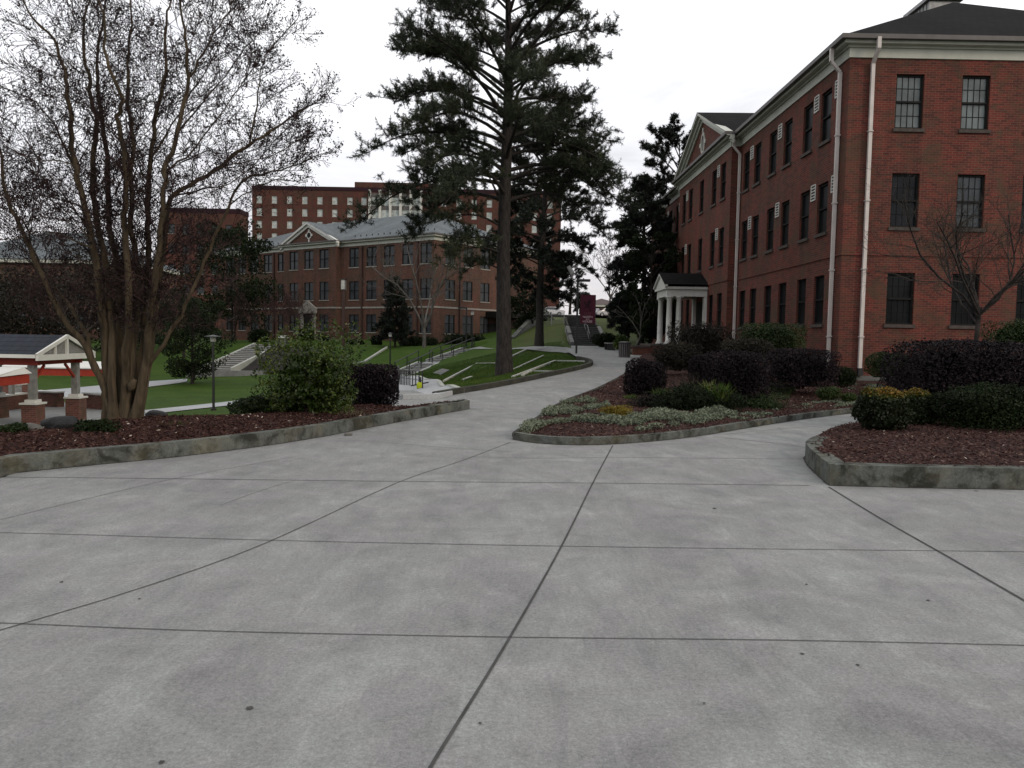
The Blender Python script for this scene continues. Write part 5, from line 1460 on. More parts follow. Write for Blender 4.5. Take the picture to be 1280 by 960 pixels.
mb = MB(); mb.bar((fa[0], 72, zt_f), (fb[0] + 1, 72, zt_f), 0.06); mb.build('top_rail', M['metal'], root)
for x in np.linspace(fa[0] + 0.9, fb[0] + 0.9, 4):
    mb = MB(); mb.cyl((x, 72, T(x, 72) - 0.2), (x, 72, zt_f + 0.05), 0.045, n=8); mb.build('post', M['metal'], root)
mb = MB()
hgt = 1.1
for k in range(-6, 40):
    x0 = fa[0] + k * 0.12
    for s in (1, -1):
        xa, xb = (x0, x0 + hgt) if s > 0 else (x0 + hgt, x0)
        if min(xa, xb) < fa[0] or max(xa, xb) > fb[0] + 1: continue
        mb.bar((xa, 72 + s * 0.006, zt_f - hgt), (xb, 72 + s * 0.006, zt_f - 0.02), 0.008)
mb.build('wire_mesh', M['metal'], root)
sheet('road', [(-6, 116), (26, 116), (28, 140), (-8, 140)], lambda v: np.maximum(TN(v) + 0.06, 4.8), simple('asphalt', (0.05, 0.05, 0.052), 0.9, 0.2), 1.0, kind='structure', label='parking road at the top of the steps')

def car(c, rz, paint, label):
    root = thing('parked_car', c, label, 'car', 'cars parked above the steps', rz, world=False)
    prof = [(-2.2, 0.3), (-2.25, 0.62), (-2.1, 0.88), (-1.3, 0.95), (-0.6, 1.4), (0.75, 1.42), (1.45, 0.98), (2.1, 0.9), (2.25, 0.6), (2.2, 0.3)]
    mb = MB(); n = len(prof)
    def sec(y, k): return [(x, y * (0.82 if z > 1.2 else (0.97 if z > 0.9 else 1.0)), z) for x, z in prof]
    A = sec(-0.86, 0); B = sec(0.86, 0)
    mb.face(A); mb.face(B[::-1])
    for i in range(n):
        j = (i + 1) % n; mb.face([A[j], A[i], B[i], B[j]])
    body = mb.build('body', paint, root, bevel=0.05)
    mb = MB()
    for s in (-1, 1):
        q = [(-1.15, s * 0.845, 0.985), (1.25, s * 0.845, 0.985), (0.68, s * 0.725, 1.36), (-0.55, s * 0.725, 1.36)]
        q2 = [(x, y + s * 0.012, z) for x, y, z in q]; mb.face(q2 if s < 0 else q2[::-1])
    for (x0, z0, x1, z1, e) in ((-1.28, 0.985, -0.66, 1.38, -0.02), (1.42, 1.02, 0.82, 1.4, 0.02)):
        q = [(x0 + e, -0.72, z0 + .015), (x0 + e, 0.72, z0 + .015), (x1 + e, 0.64, z1 + .015), (x1 + e, -0.64, z1 + .015)]; mb.face(q if e > 0 else q[::-1])
    mb.build('window', M['glass_car'], root)
    for x in (-1.35, 1.35):
        for s in (-1, 1):
            mb = MB(); mb.cyl((x, s * 0.68, 0.33), (x, s * 0.9, 0.33), 0.33, n=18); w = mb.build('wheel', M['rubber'], root)
            mb = MB(); mb.cyl((x, s * 0.895, 0.33), (x, s * 0.915, 0.33), 0.2, n=14); mb.build('rim', M['metal'], w)
    for s in (-1, 1):
        mb = MB(); mb.box(-2.26, -2.1, s * 0.62 - 0.17, s * 0.62 + 0.17, 0.62, 0.78); mb.build('headlight', M['lamp_clear'], root)
        mb = MB(); mb.box(2.12, 2.25, s * 0.65 - 0.14, s * 0.65 + 0.14, 0.64, 0.82); mb.build('tail_light', M['red'], root)
    return root
c = P(688, 396, 124); car((c[0], 124, 4.86), 0.0, M['car_white'], 'white car parked behind the second pine and the fence')
c = P(759, 395, 124); car((c[0], 124, 4.86), 0.35, M['car_silver'], 'silver car parked at the top of the dark steps')
c = P(742, 395, 127); car((c[0], 127, 4.86), 1.2, M['car_silver'], 'silver car half hidden behind the maroon banner')

# ------------------------------------------------------------------ rocks
def rock(px, py, w, h, Y, label, mt):
    b = P(px, py, Y); me = bpy.data.meshes.new('rock'); bm = bmesh.new(); bmesh.ops.create_icosphere(bm, subdivisions=3, radius=1)
    for v in bm.verts:
        p = np.array(v.co)[None]; k = 1 + 0.22 * lump(p, 1.6, int(px))[0] + 0.08 * lump(p, 4, int(px) + 1)[0]
        v.co = Vector((v.co.x * w / 2 * k, v.co.y * w * 0.35 * k, v.co.z * h * 0.62 * k + h * 0.4))
    bm.to_mesh(me); bm.free(); me.materials.append(mt)
    o = place('rock', me, None, None); o.location = [float(x) for x in b]; o.rotation_euler = (0, random.uniform(-0.12, 0.12), 0); tag(o, label, 'rock')
rock(74, 536, 0.5, 0.2, 11.0, 'long dark boulder in the left bed by the pavilion pier', M['rock'])
rock(196, 524, 0.38, 0.14, 13.0, 'flat dark boulder right of the crape myrtle trunks', M['rock'])
rock(40, 540, 0.26, 0.12, 10.8, 'small pale stone in the left bed beside the boulder', M['rock_pale'])
rock(436, 545, 0.12, 0.06, 12.2, 'small grey stone at the kerb under the straw grass', M['rock_pale'])

# ------------------------------------------------------------------ shrubs
def shrub(px0_, px1_, pyt, pyb, Y, mt, label, name='shrub', leaf=0.045, n=6000, shape=4.0, top_var=0.0, off=None, cat='shrub', dep=None, rough=0.12, stems=True, group=None):
    pc = (px0_ + px1_) / 2
    b = P(pc, pyb, Y); t = P(pc, pyt, Y); h = t[2] - b[2]; w = P(px1_, pyb, Y)[0] - P(px0_, pyb, Y)[0]
    d = dep or w * 0.8
    c = np.array([b[0], Y + d * 0.35, b[2] - 0.02])
    rng = np.random.default_rng(abs(int(px0_ * 7 + pyt)))
    dirs = unit(rng.normal(size=(n, 3)))
    e = shape
    rr = 1.0 / (np.abs(dirs) ** e).sum(1) ** (1 / e)
    p = dirs * rr[:, None]
    depthf = 1 - 0.35 * rng.random(n) ** 2.2
    p = p * depthf[:, None]
    pw = p * np.array([w / 2, d / 2, h / 2])
    lm = lump(pw, 5.0 / max(h, 0.3), abs(int(px0_))) * rough
    lm2 = lump(pw, 16.0 / max(h, 0.3), abs(int(px0_)) + 5) * rough * 0.5
    pw = pw * (1 + lm + lm2)[:, None]
    sh = rng.random(n) < 0.14
    pw = pw * np.where(sh, 1 + 0.09 * rng.random(n) ** 2, 1.0)[:, None]
    pts = pw + np.array([0, 0, h / 2]) + c
    pts = pts[pts[:, 2] > c[2] - 0.02]
    nn = len(pts)
    pz = (pts[:, 2] - c[2]) / h
    var = 0.45 + 0.25 * lump(pts, 3.0, 4) + rng.normal(0, 0.16, nn)
    if top_var: var = var * 0.6 + top_var * np.clip((pz - 0.72) / 0.2, 0, 1) * rng.uniform(0.4, 1.0, nn)
    V, Fc = leaves(pts, leaf, 0.55, rng)
    root = thing(name, (c[0], c[1], c[2]), label, cat, group)
    # inner leaf mass
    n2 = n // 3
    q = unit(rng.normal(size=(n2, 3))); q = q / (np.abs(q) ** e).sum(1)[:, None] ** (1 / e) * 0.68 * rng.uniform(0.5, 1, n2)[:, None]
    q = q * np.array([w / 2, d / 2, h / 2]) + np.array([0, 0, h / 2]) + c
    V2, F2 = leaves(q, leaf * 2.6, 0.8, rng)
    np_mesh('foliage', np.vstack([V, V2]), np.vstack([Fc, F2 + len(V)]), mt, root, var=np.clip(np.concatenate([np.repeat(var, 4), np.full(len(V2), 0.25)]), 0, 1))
    if stems:
        segs = []
        for k in range(9):
            a = rng.uniform(0, 6.28); tip_ = c + np.array([math.cos(a) * w * 0.3, math.sin(a) * d * 0.3, h * 0.7]); bs_ = c + np.array([math.cos(a) * w * 0.06, math.sin(a) * w * 0.06, -0.05])
            segs.append((np.array([bs_, (bs_ + tip_) / 2 + rng.normal(0, 0.03, 3), tip_]), np.array([0.018, 0.012, 0.005]) * max(0.6, h)))
        V3, F3 = tubes(segs, 5); np_mesh('stem', V3, F3, M['twig'], root)
    return root

def Yb(px, py, off): return G(px, py, off)[1]
# left bed
shrub(322, 438, 428, 533, 13.2, M['green'], 'loose bright green shrub in the middle of the left bed', n=11000, leaf=0.06, shape=2.0, rough=0.55)
shrub(285, 350, 497, 523, 13.6, M['hedge'], 'low spreading dark green shrub left of the bright loose shrub', n=5000, leaf=0.045, shape=2.4, rough=0.25)
shrub(427, 492, 455.5, 507, 16.2, M['purple'], 'boxy purple-black shrub beside the looped handrail', n=10000, leaf=0.05, shape=7, rough=0.05)
shrub(91, 136, 524, 552, 10.5, M['darkgreen'], 'small dark green shrub in front of the crape myrtle trunks', n=3000, leaf=0.04, shape=2.4, rough=0.25)
shrub(-6, 29, 529, 546, 10.4, M['hedge'], 'small olive shrub at the left picture edge of the bed', n=2500, leaf=0.035, shape=2.3, rough=0.25)
# island bed
shrub(784, 832, 449.5, 495, 19.8, M['purple'], 'upright dark purple shrub at the path side of the island bed', n=8000, leaf=0.05, shape=5.5, rough=0.1)
shrub(887, 962, 439, 501, 17.6, M['purple'], 'large rounded purple-black shrub in the middle of the island', n=12000, leaf=0.05, shape=5, rough=0.07)
shrub(864, 900, 443, 481, 21.5, M['purple'], 'dark purple shrub half hidden left of the large rounded one', n=5000, leaf=0.05, shape=4, rough=0.1)
shrub(966, 1050, 436.5, 484, 20.2, M['purple'], 'flat-topped purple-black shrub in front of the hall corner', n=11000, leaf=0.05, shape=7, rough=0.06)
shrub(1040, 1074, 458, 482, 20.6, M['darkgreen'], 'small dark green mound right of the flat-topped purple shrub', n=3500, leaf=0.04, shape=2.5, rough=0.18)
shrub(930, 1008, 404, 446, 25.5, M['hedge'], 'clipped bright-topped green hedge against the hall wall', 'hedge', n=9000, leaf=0.055, shape=6, rough=0.06, cat='hedge', dep=1.4)
shrub(842, 918, 404, 448, 30.0, M['brownbush'], 'dark brown-green bush in front of the porch', n=8000, leaf=0.07, shape=2.8, rough=0.2)
shrub(822, 880, 428, 462, 26.0, M['brownbush'], 'lower brownish bush between the porch and the purple shrubs', n=7000, leaf=0.06, shape=2.6, rough=0.2)
shrub(905, 968, 424, 452, 24.0, M['brownbush'], 'brown bush below the clipped green hedge', n=6000, leaf=0.06, shape=2.8, rough=0.16)
shrub(1024, 1052, 483, 499, 19.0, M['green'], 'small bright green tuft on the mulch below the flat-topped shrub', 'tuft', n=2200, leaf=0.04, shape=2.2, rough=0.2, stems=False, cat='plant')
shrub(1054, 1072, 491, 501, 18.8, M['green'], 'tiny green tuft near the right end of the island kerb', 'tuft', n=1200, leaf=0.035, shape=2.2, rough=0.2, stems=False, cat='plant')
shrub(826, 935, 484, 521, 16.4, M['darkgreen'], 'wide low dark green ground shrub along the island kerb', n=9000, leaf=0.045, shape=2.3, rough=0.2, dep=1.4, stems=False)
shrub(930, 985, 494, 519, 17.2, M['hedge'], 'low mid green ground plant right of the dark ground shrub', 'ground_plant', n=5000, leaf=0.035, shape=2.2, rough=0.25, stems=False, cat='plant', dep=1.2)
shrub(790, 850, 493, 513, 17.2, M['brownbush'], 'low brown twiggy plant behind the golden plant', 'ground_plant', n=3500, leaf=0.03, shape=2.2, rough=0.3, stems=False, cat='plant')
shrub(752, 793, 507, 527, 15.2, M['gold'], 'golden yellow plant among the silver ground cover', 'ground_plant', n=4000, leaf=0.028, shape=2.3, rough=0.25, stems=False, cat='plant')
# right planter
shrub(1078, 1142, 486, 537, 11.6, M['yellowtop'], 'rounded dark shrub with yellow tips at the left end of the corner planter', n=9000, leaf=0.042, shape=2.6, rough=0.12, top_var=1.0)
shrub(1128, 1176, 486, 532, 12.2, M['yellowtop'], 'yellow-tipped shrub tucked just right of the rounded one', n=8000, leaf=0.042, shape=2.6, rough=0.12, top_var=1.0)
shrub(1142, 1330, 427, 520, 13.6, M['purple'], 'big dense purple-black hedge at the right edge', 'hedge', n=26000, leaf=0.05, shape=7, rough=0.06, cat='hedge', dep=1.8)
shrub(1188, 1330, 482, 541, 11.6, M['darkgreen'], 'spreading dark green shrub in front of the big purple hedge', n=14000, leaf=0.042, shape=2.4, rough=0.2, dep=1.4)
shrub(1094, 1148, 441, 472, 23.0, M['hedge'], 'mid green bush against the base of the hall front', n=6000, leaf=0.055, shape=3, rough=0.15)
shrub(1115, 1145, 468, 484, 20.5, M['purple'], 'small dark plant in front of the hall foundation', n=2500, leaf=0.04, shape=2.5, rough=0.2)
shrub(1250, 1330, 400, 440, 19.0, M['hedge'], 'green shrub rising behind the big purple hedge', n=5000, leaf=0.05, shape=2.6, rough=0.2)
# by the porch and path end
shrub(770, 786, 420, 436, 44.5, M['green'], 'yellow-green shrub beside the slatted bin', n=2500, leaf=0.09, shape=2.4, rough=0.25)
shrub(742, 776, 416, 434, 56, M['darkgreen'], 'dark low shrub at the right of the banner steps', n=3000, leaf=0.11, shape=2.6, rough=0.2)
# along the slate-roofed hall
for k, (x0, x1, yt, yb, Y, lab) in enumerate([(432, 452, 425, 433, 76, 'low clipped bush under the hall windows left of the conifer'), (464, 476, 421, 434, 76, 'round dark bush left of the small conifer'), (500, 545, 421, 436, 74, 'dark shrub mass behind the bare tree at the hall corner'),
        (553, 607, 417, 435, 72, 'dark clipped shrubs beside the canopy entrance'), (310, 334, 412, 430, 80, 'dark round bush at the head of the left stairs'), (372, 390, 410, 430, 82, 'shrub left of the hall doorway'), (397, 412, 418, 431, 82, 'shrub right of the hall doorway'), (650, 690, 386, 420, 79, 'black-green thicket beside the sloping parapet')]):
    shrub(x0, x1, yt, yb, Y, M['darkgreen'], lab, n=3000, leaf=0.16, shape=3, rough=0.16)

# ---- blade plants and ground cover
def blades(name, px, py, Y, w, h, n, mt, label, spread=0.5, width=0.012, cat='plant'):
    b = P(px, py, Y); rng = np.random.default_rng(int(px * 3 + py))
    base = b + np.column_stack([rng.normal(0, w * 0.2, n), rng.normal(0, w * 0.2, n), np.full(n, -0.02)])
    d = np.column_stack([rng.normal(0, spread, n), rng.normal(0, spread, n), np.ones(n)]); d = unit(d)
    L = h * rng.uniform(0.55, 1.1, n)[:, None]
    mid = base + d * L * 0.6; tip_ = base + d * L + np.column_stack([d[:, 0] * h * 0.25, d[:, 1] * h * 0.25, -np.abs(d[:, 0]) * h * 0.2])
    s = unit(np.cross(d, rng.normal(size=(n, 3)))) * width
    V = np.stack([base - s * 0.5, base + s * 0.5, mid + s * 0.45, mid - s * 0.45, tip_], 1).reshape(-1, 3)
    i = np.arange(n)[:, None] * 5
    Fc = np.vstack([i + [[0, 1, 2]], i + [[0, 2, 3]], i + [[3, 2, 4]]])
    o = np_mesh(name, V, Fc, mt, None, b, var=np.repeat(rng.uniform(0, 1, n), 5)); tag(o, label, cat)
blades('straw_grass', 436, 527, 13.6, 0.55, 0.3, 420, M['straw'], 'tuft of pale dry straw grass below the purple-black boxy shrub', 0.6)
blades('grass_clump', 221, 535, 11.6, 0.3, 0.14, 260, M['blade'], 'little green grass clump right of the myrtle trunks', 0.7)
blades('grass_clump', 250, 525, 13.2, 0.3, 0.16, 200, M['blade'], 'grass clump near the black lamp post', 0.6)
blades('grass_clump', 300, 524, 14.0, 0.4, 0.12, 240, M['straw'], 'greyish dry clump below the low spreading shrub', 0.8)
blades('iris_clump', 900, 500, 16.6, 0.45, 0.42, 90, M['blade'], 'spiky green iris leaves in front of the large purple shrub', 0.25, 0.03)
blades('yellow_grass', 884, 494, 17.2, 0.4, 0.4, 160, M['limeblade'], 'tuft of pale yellow-green grass left of the iris leaves', 0.5, 0.016)
blades('dry_stems', 858, 497, 17.4, 0.6, 0.62, 160, M['twig_pale'] if False else M['brownbush'], 'brown dry stems left of the yellow grass tuft', 0.35, 0.012)
blades('grass_clump', 828, 494, 18.4, 0.45, 0.22, 240, M['blade'], 'green clump at the foot of the upright dark purple shrub', 0.6)
blades('grass_clump', 789, 497, 18.0, 0.35, 0.12, 150, M['blade'], 'small green clump left below the upright purple shrub', 0.6)
blades('silver_weed', 1042, 575, 9.7, 0.22, 0.1, 120, M['silver'], 'small silver weed inside the corner of the right planter', 0.9, 0.016)
blades('weed', 1034, 548, 11.6, 0.1, 0.14, 50, M['blade'], 'little weed on the back kerb of the right planter', 0.5, 0.016)

def groundcover(pxpoly, n, mt, label, h=0.12, leaf=0.045, off=0.1, name='ground_cover'):
    poly = np.array([G(x, y, off)[:2] for x, y in pxpoly]); lo, hi = poly.min(0), poly.max(0)
    q = RNG.uniform(lo, hi, (n * 4, 2)); q = q[inpoly(q, poly)]
    lm = 0.7 * lump(np.column_stack([q, np.zeros(len(q))]), 4.0, 31) + 0.5 * lump(np.column_stack([q, np.zeros(len(q))]), 11.0, 37) + 0.12
    q = q[lm > -0.12][:n]; lm = lm[lm > -0.12][:n]
    z = bedz(q) + np.abs(RNG.random(len(q)) ** 0.7) * h * np.clip(0.6 + 0.6 * lm, 0.15, 1.2)
    V, Fc = leaves(np.column_stack([q, z]), leaf, 0.5, RNG, np.column_stack([RNG.normal(0, 1, (len(q), 2)), np.full(len(q), 0.9)]), 0.3)
    var = np.repeat(np.clip(0.45 + 0.2 * lm + RNG.normal(0, 0.18, len(q)), 0, 1), 4)
    o = np_mesh(name, V, Fc, mt, var=var); tag(o, label, kind='stuff')
groundcover([(648, 541), (668, 522), (700, 504), (735, 497), (760, 505), (770, 519), (820, 516), (860, 522), (900, 512), (925, 520), (880, 530), (830, 536), (790, 540), (770, 531), (720, 526), (690, 531), (665, 540)], 26000, M['silver'], 'silver leaved ground cover along the front of the island bed')
groundcover([(905, 522), (985, 509), (1030, 502), (1075, 500), (1080, 506), (990, 516), (930, 526)], 6000, M['silver'], 'thin silver ground cover inside the right part of the island kerb', 0.07)
groundcover([(950, 482), (1000, 484), (985, 500), (950, 500)], 3000, M['hedge'], 'green ground cover between the purple shrubs', 0.14)
groundcover([(1050, 482), (1100, 482), (1110, 489), (1050, 488)], 1800, M['silver'], 'pale ground cover in front of the hall foundation', 0.12)

# ---- grass blades along the lawn
def lawn_blades(n):
    pts = []
    q = RNG.uniform([-9, 21], [4, 60], (n * 6, 2))
    w = (22 / q[:, 1]) ** 1.2
    q = q[RNG.random(len(q)) < w]
    q = q[~inpoly(q, pp)]
    walk = np.array([GT(*a)[:2] for a in [(497, 502), (548, 500), (574, 492), (547, 476), (520, 469.5), (500, 468), (480, 470), (474, 480), (480, 495)]])
    q = q[~inpoly(q, walk)]
    q = q[(q[:, 0] > -3.2 - (q[:, 1] - 21) * 0.16)][:n]
    z = GZ(q)
    b = np.column_stack([q, z - 0.01]); m_ = len(q)
    s = RNG.normal(size=(m_, 3)); s[:, 2] = 0; s = unit(s) * RNG.uniform(0.008, 0.016, m_)[:, None]
    t = b + np.column_stack([RNG.normal(0, 0.03, m_), RNG.normal(0, 0.03, m_), RNG.uniform(0.04, 0.085, m_)])
    V = np.stack([b - s, b + s, t], 1).reshape(-1, 3); Fc = np.arange(m_ * 3).reshape(-1, 3)
    lm = lump(np.column_stack([q, np.zeros(len(q))]), 0.8, 77)
    o = np_mesh('grass', V, Fc, M['blade'], var=np.repeat(np.clip(0.42 + 0.2 * lm + RNG.normal(0, 0.2, m_), 0, 1), 3)); tag(o, 'short lawn grass on the slope beside the path', kind='stuff')
lawn_blades(90000)

# ------------------------------------------------------------------ trees
def grow(start, d, length, r, level, rng, out, tips, up=0.15, wob=0.18, kids=(6, 5, 4), shrink=(0.5, 0.5, 0.5), ang=0.9, minr=0.0035, first=0.25):
    k = 6 if level < 2 else 4
    pts = [np.array(start, float)]; dd = np.array(d, float)
    for i in range(k - 1):
        dd = dd + rng.normal(0, wob, 3) + np.array([0, 0, up * 0.3]); dd /= np.linalg.norm(dd)
        pts.append(pts[-1] + dd * length / (k - 1))
    pts = np.array(pts); rad = np.linspace(r, max(minr, r * 0.35), k)
    out.append((pts, rad, level))
    if level >= len(kids): tips.append((pts, level)); return
    n = kids[level]
    for j in range(n):
        t = first + (1 - first) * (j + rng.random()) / n
        f = t * (k - 1); i = min(int(f), k - 2); p = pts[i] + (pts[i + 1] - pts[i]) * (f - i)
        base_d = unit((pts[i + 1] - pts[i])[None])[0]
        side = unit(np.cross(base_d, rng.normal(size=3))[None])[0]
        a = ang * rng.uniform(0.6, 1.25)
        nd = base_d * math.cos(a) + side * math.sin(a) + np.array([0, 0, up]); nd /= np.linalg.norm(nd)
        grow(p, nd, length * shrink[level] * rng.uniform(0.6, 1.15) * (1.1 - 0.45 * t), max(minr, r * 0.55 * (1 - 0.5 * t)), level + 1, rng, out, tips, up, wob, kids, shrink, ang, minr, first)

# ---- crape myrtle
def crape_myrtle():
    rng = np.random.default_rng(5)
    Y = 12.0
    base = P(155, 527, Y)
    root = thing('crape_myrtle', base, 'bare multi-stemmed crape myrtle with smooth tan trunks in the left bed', 'tree')
    S = [  # picture polyline, radius at base, depth drift at the tip
        ([(134, 524), (130, 485), (107, 432), (82, 402), (60, 358), (37, 312), (25, 282), (7, 237), (0, 180), (-12, 110), (-30, 40)], 0.075, -0.5),
        ([(136, 524), (132, 435), (127, 397), (122, 340), (111, 279), (98, 223), (90, 184), (87, 131), (79, 89), (66, 49), (39, 20), (20, -20)], 0.085, -0.9),
        ([(142, 524), (140, 435), (135, 360), (121, 272), (116, 213), (121, 164), (116, 125), (108, 82), (103, 36), (113, 0), (118, -60)], 0.08, 0.6),
        ([(148, 524), (150, 435), (150, 360), (140, 300), (135, 269), (134, 197), (126, 141), (121, 108), (123, 66), (131, 0), (128, -60)], 0.085, 1.2),
        ([(154, 524), (158, 440), (161, 360), (156, 290), (159, 223), (148, 157), (152, 125), (134, 72), (130, 20), (115, -30)], 0.08, -1.1),
        ([(158, 524), (166, 435), (172, 360), (164, 290), (164, 230), (164, 164), (159, 115), (161, 66), (164, 16), (160, -60)], 0.075, 0.4),
        ([(164, 524), (175, 447), (183, 385), (185, 320), (184, 253), (189, 197), (195, 141), (207, 92), (208, 33), (213, 0), (220, -50)], 0.08, 1.0),
        ([(168, 525), (182, 447), (189, 385), (198, 320), (204, 262), (207, 213), (223, 164), (235, 98), (231, 49), (226, 0), (235, -50)], 0.08, -0.7),
        ([(172, 525), (187, 447), (196, 370), (208, 280), (214, 246), (249, 226), (285, 200), (312, 180), (344, 161), (377, 138), (398, 126)], 0.07, 0.5),
        ([(174, 525), (184, 465), (212, 417), (237, 372), (262, 310), (285, 259), (305, 225), (350, 213), (392, 196)], 0.05, -1.0),
        ([(140, 524), (120, 460), (104, 410), (88, 385), (62, 348), (48, 330), (35, 290), (18, 262), (-10, 230)], 0.045, 0.9)]
    T_ = [([(312, 180), (321, 131), (328, 79), (348, 49), (368, 28)], 0.02, 0.5),
          ([(60, 358), (40, 344), (0, 342), (-30, 345)], 0.02, 0.3),
          ([(98, 223), (85, 203), (45, 200), (20, 190)], 0.016, -0.8),
          ([(92, 205), (70, 160), (45, 130), (0, 108)], 0.024, 0.2),
          ([(207, 213), (240, 190), (262, 160), (300, 110), (310, 90)], 0.02, -0.5),
          ([(223, 164), (262, 120), (300, 70), (330, 30)], 0.02, 0.4),
          ([(214, 246), (260, 235), (300, 222), (360, 160)], 0.02, 1.0),
          ([(189, 197), (225, 140), (262, 80), (290, 20)], 0.02, 1.2),
          ([(235, 98), (262, 55), (285, 10), (300, -30)], 0.02, -0.8),
          ([(249, 226), (290, 205), (340, 195), (380, 172)], 0.018, -0.2),
          ([(285, 259), (310, 240), (335, 228), (355, 225)], 0.014, -0.9),
          ([(25, 282), (60, 272), (100, 285), (110, 300)], 0.012, -0.9),
          ([(121, 272), (80, 250), (30, 245), (-10, 260)], 0.016, 0.7),
          ([(115, 310), (60, 290), (10, 300), (-40, 300)], 0.016, -0.6),
          ([(140, 300), (100, 270), (60, 215), (20, 160), (-10, 140)], 0.018, 1.2)]
    trunk = []; mains = []
    for pl_, r, dr in S + T_:
        n = len(pl_)
        isT = r < 0.03
        pts = []
        for i, (x, y) in enumerate(pl_):
            f = i / (n - 1)
            yy = Y + (dr * f if not isT else dr * (0.6 + 0.4 * f)) + (0 if isT else 0.12 * math.sin(len(mains) * 2.4) * (1 - f))
            pts.append(P(x, y, yy))
        L = smooth_line(pts, 4)
        L[1:-1] += rng.normal(0, 0.012, (len(L) - 2, 3))
        rad = np.interp(np.linspace(0, 1, len(L)), [0, 0.25, 0.6, 1], [r * 0.85, r * 0.6, r * 0.4, 0.007])
        if not isT: rad[0] *= 1.5
        trunk.append((L, rad)); mains.append((L, rad))
    # pollard knuckle on a trunk
    k = P(165, 482, Y - 0.15); trunk.append((np.array([k - [0.03, 0, 0.07], k, k + [0.06, 0, 0.1]]), np.array([0.03, 0.075, 0.035])))
    V, Fc = tubes(trunk, 8)
    np_mesh('trunk', V, Fc, M['myrtle'], root, smooth=True)
    out = []; tips = []
    for L, rad in mains:
        dcum = np.concatenate([[0], np.cumsum(np.linalg.norm(np.diff(L, axis=0), axis=1))])
        s = 0.35 + rng.random() * 0.1
        while s < dcum[-1]:
            i = int(np.searchsorted(dcum, s)) - 1; i = max(0, min(i, len(L) - 2))
            p = L[i] + (L[i + 1] - L[i]) * ((s - dcum[i]) / max(dcum[i + 1] - dcum[i], 1e-6))
            hgt = p[2] - base[2]
            if hgt > 1.35:
                bd = unit((L[i + 1] - L[i])[None])[0]
                side = rng.normal(size=3); side[2] *= 0.4; side = unit(side[None])[0]
                nd = unit((bd * 0.55 + side * 0.85 + np.array([0, 0, 0.18]))[None])[0]
                ln = rng.uniform(0.5, 1.1) * (0.65 if hgt < 2.0 else 1.0) * (0.62 if proj(p)[0] > 300 else 1.0)
                grow(p, nd, ln, max(0.0045, min(0.009, rad[i] * 0.25)), 0, rng, out, tips, up=0.12, wob=0.16, kids=(6, 4), shrink=(0.55, 0.6), ang=0.75, minr=0.0034, first=0.2)
                s += rng.uniform(0.075, 0.15)
            else: s += 0.1
        grow(L[-1], unit((L[-1] - L[-2])[None])[0], 0.4, 0.008, 0, rng, out, tips, up=0.15, kids=(6, 4), shrink=(0.55, 0.6), ang=0.7, minr=0.0026)
    V, Fc = tubes([(a, b) for a, b, l in out], 3)
    np_mesh('crown', V, Fc, M['twig'], root)
    # seed capsules at the twig ends
    pts = []
    for a, l in tips:
        if rng.random() < 0.7:
            k = rng.integers(2, 6)
            for _ in range(k): pts.append(a[-1] + rng.normal(0, 0.035, 3) - (a[-1] - a[-2]) * rng.random())
    V, Fc = leaves(np.array(pts), 0.027, 0.85, rng)
    np_mesh('seed_heads', V, Fc, M['seed'], root, var=np.repeat(rng.random(len(pts)), 4))
crape_myrtle()

# ---- pines
def needles(tip_p, tip_d, n, ln, wd, rng, back=0.25):
    N_ = len(tip_p)
    p = np.repeat(tip_p, n, 0); d = np.repeat(tip_d, n, 0); m_ = N_ * n
    s = p - d * (rng.random(m_) * back)[:, None]
    nd = unit(d * rng.uniform(0.0, 0.9, m_)[:, None] + unit(rng.normal(size=(m_, 3))) * 1.0)
    L = (ln * rng.uniform(0.6, 1.1, m_))[:, None]
    w = unit(np.cross(nd, rng.normal(size=(m_, 3)))) * wd
    t = s + nd * L - np.array([0, 0, 1.0]) * L * 0.12
    V = np.stack([s - w * 0.5, s + w * 0.5, t], 1).reshape(-1, 3)
    return V, np.arange(m_ * 3).reshape(-1, 3)

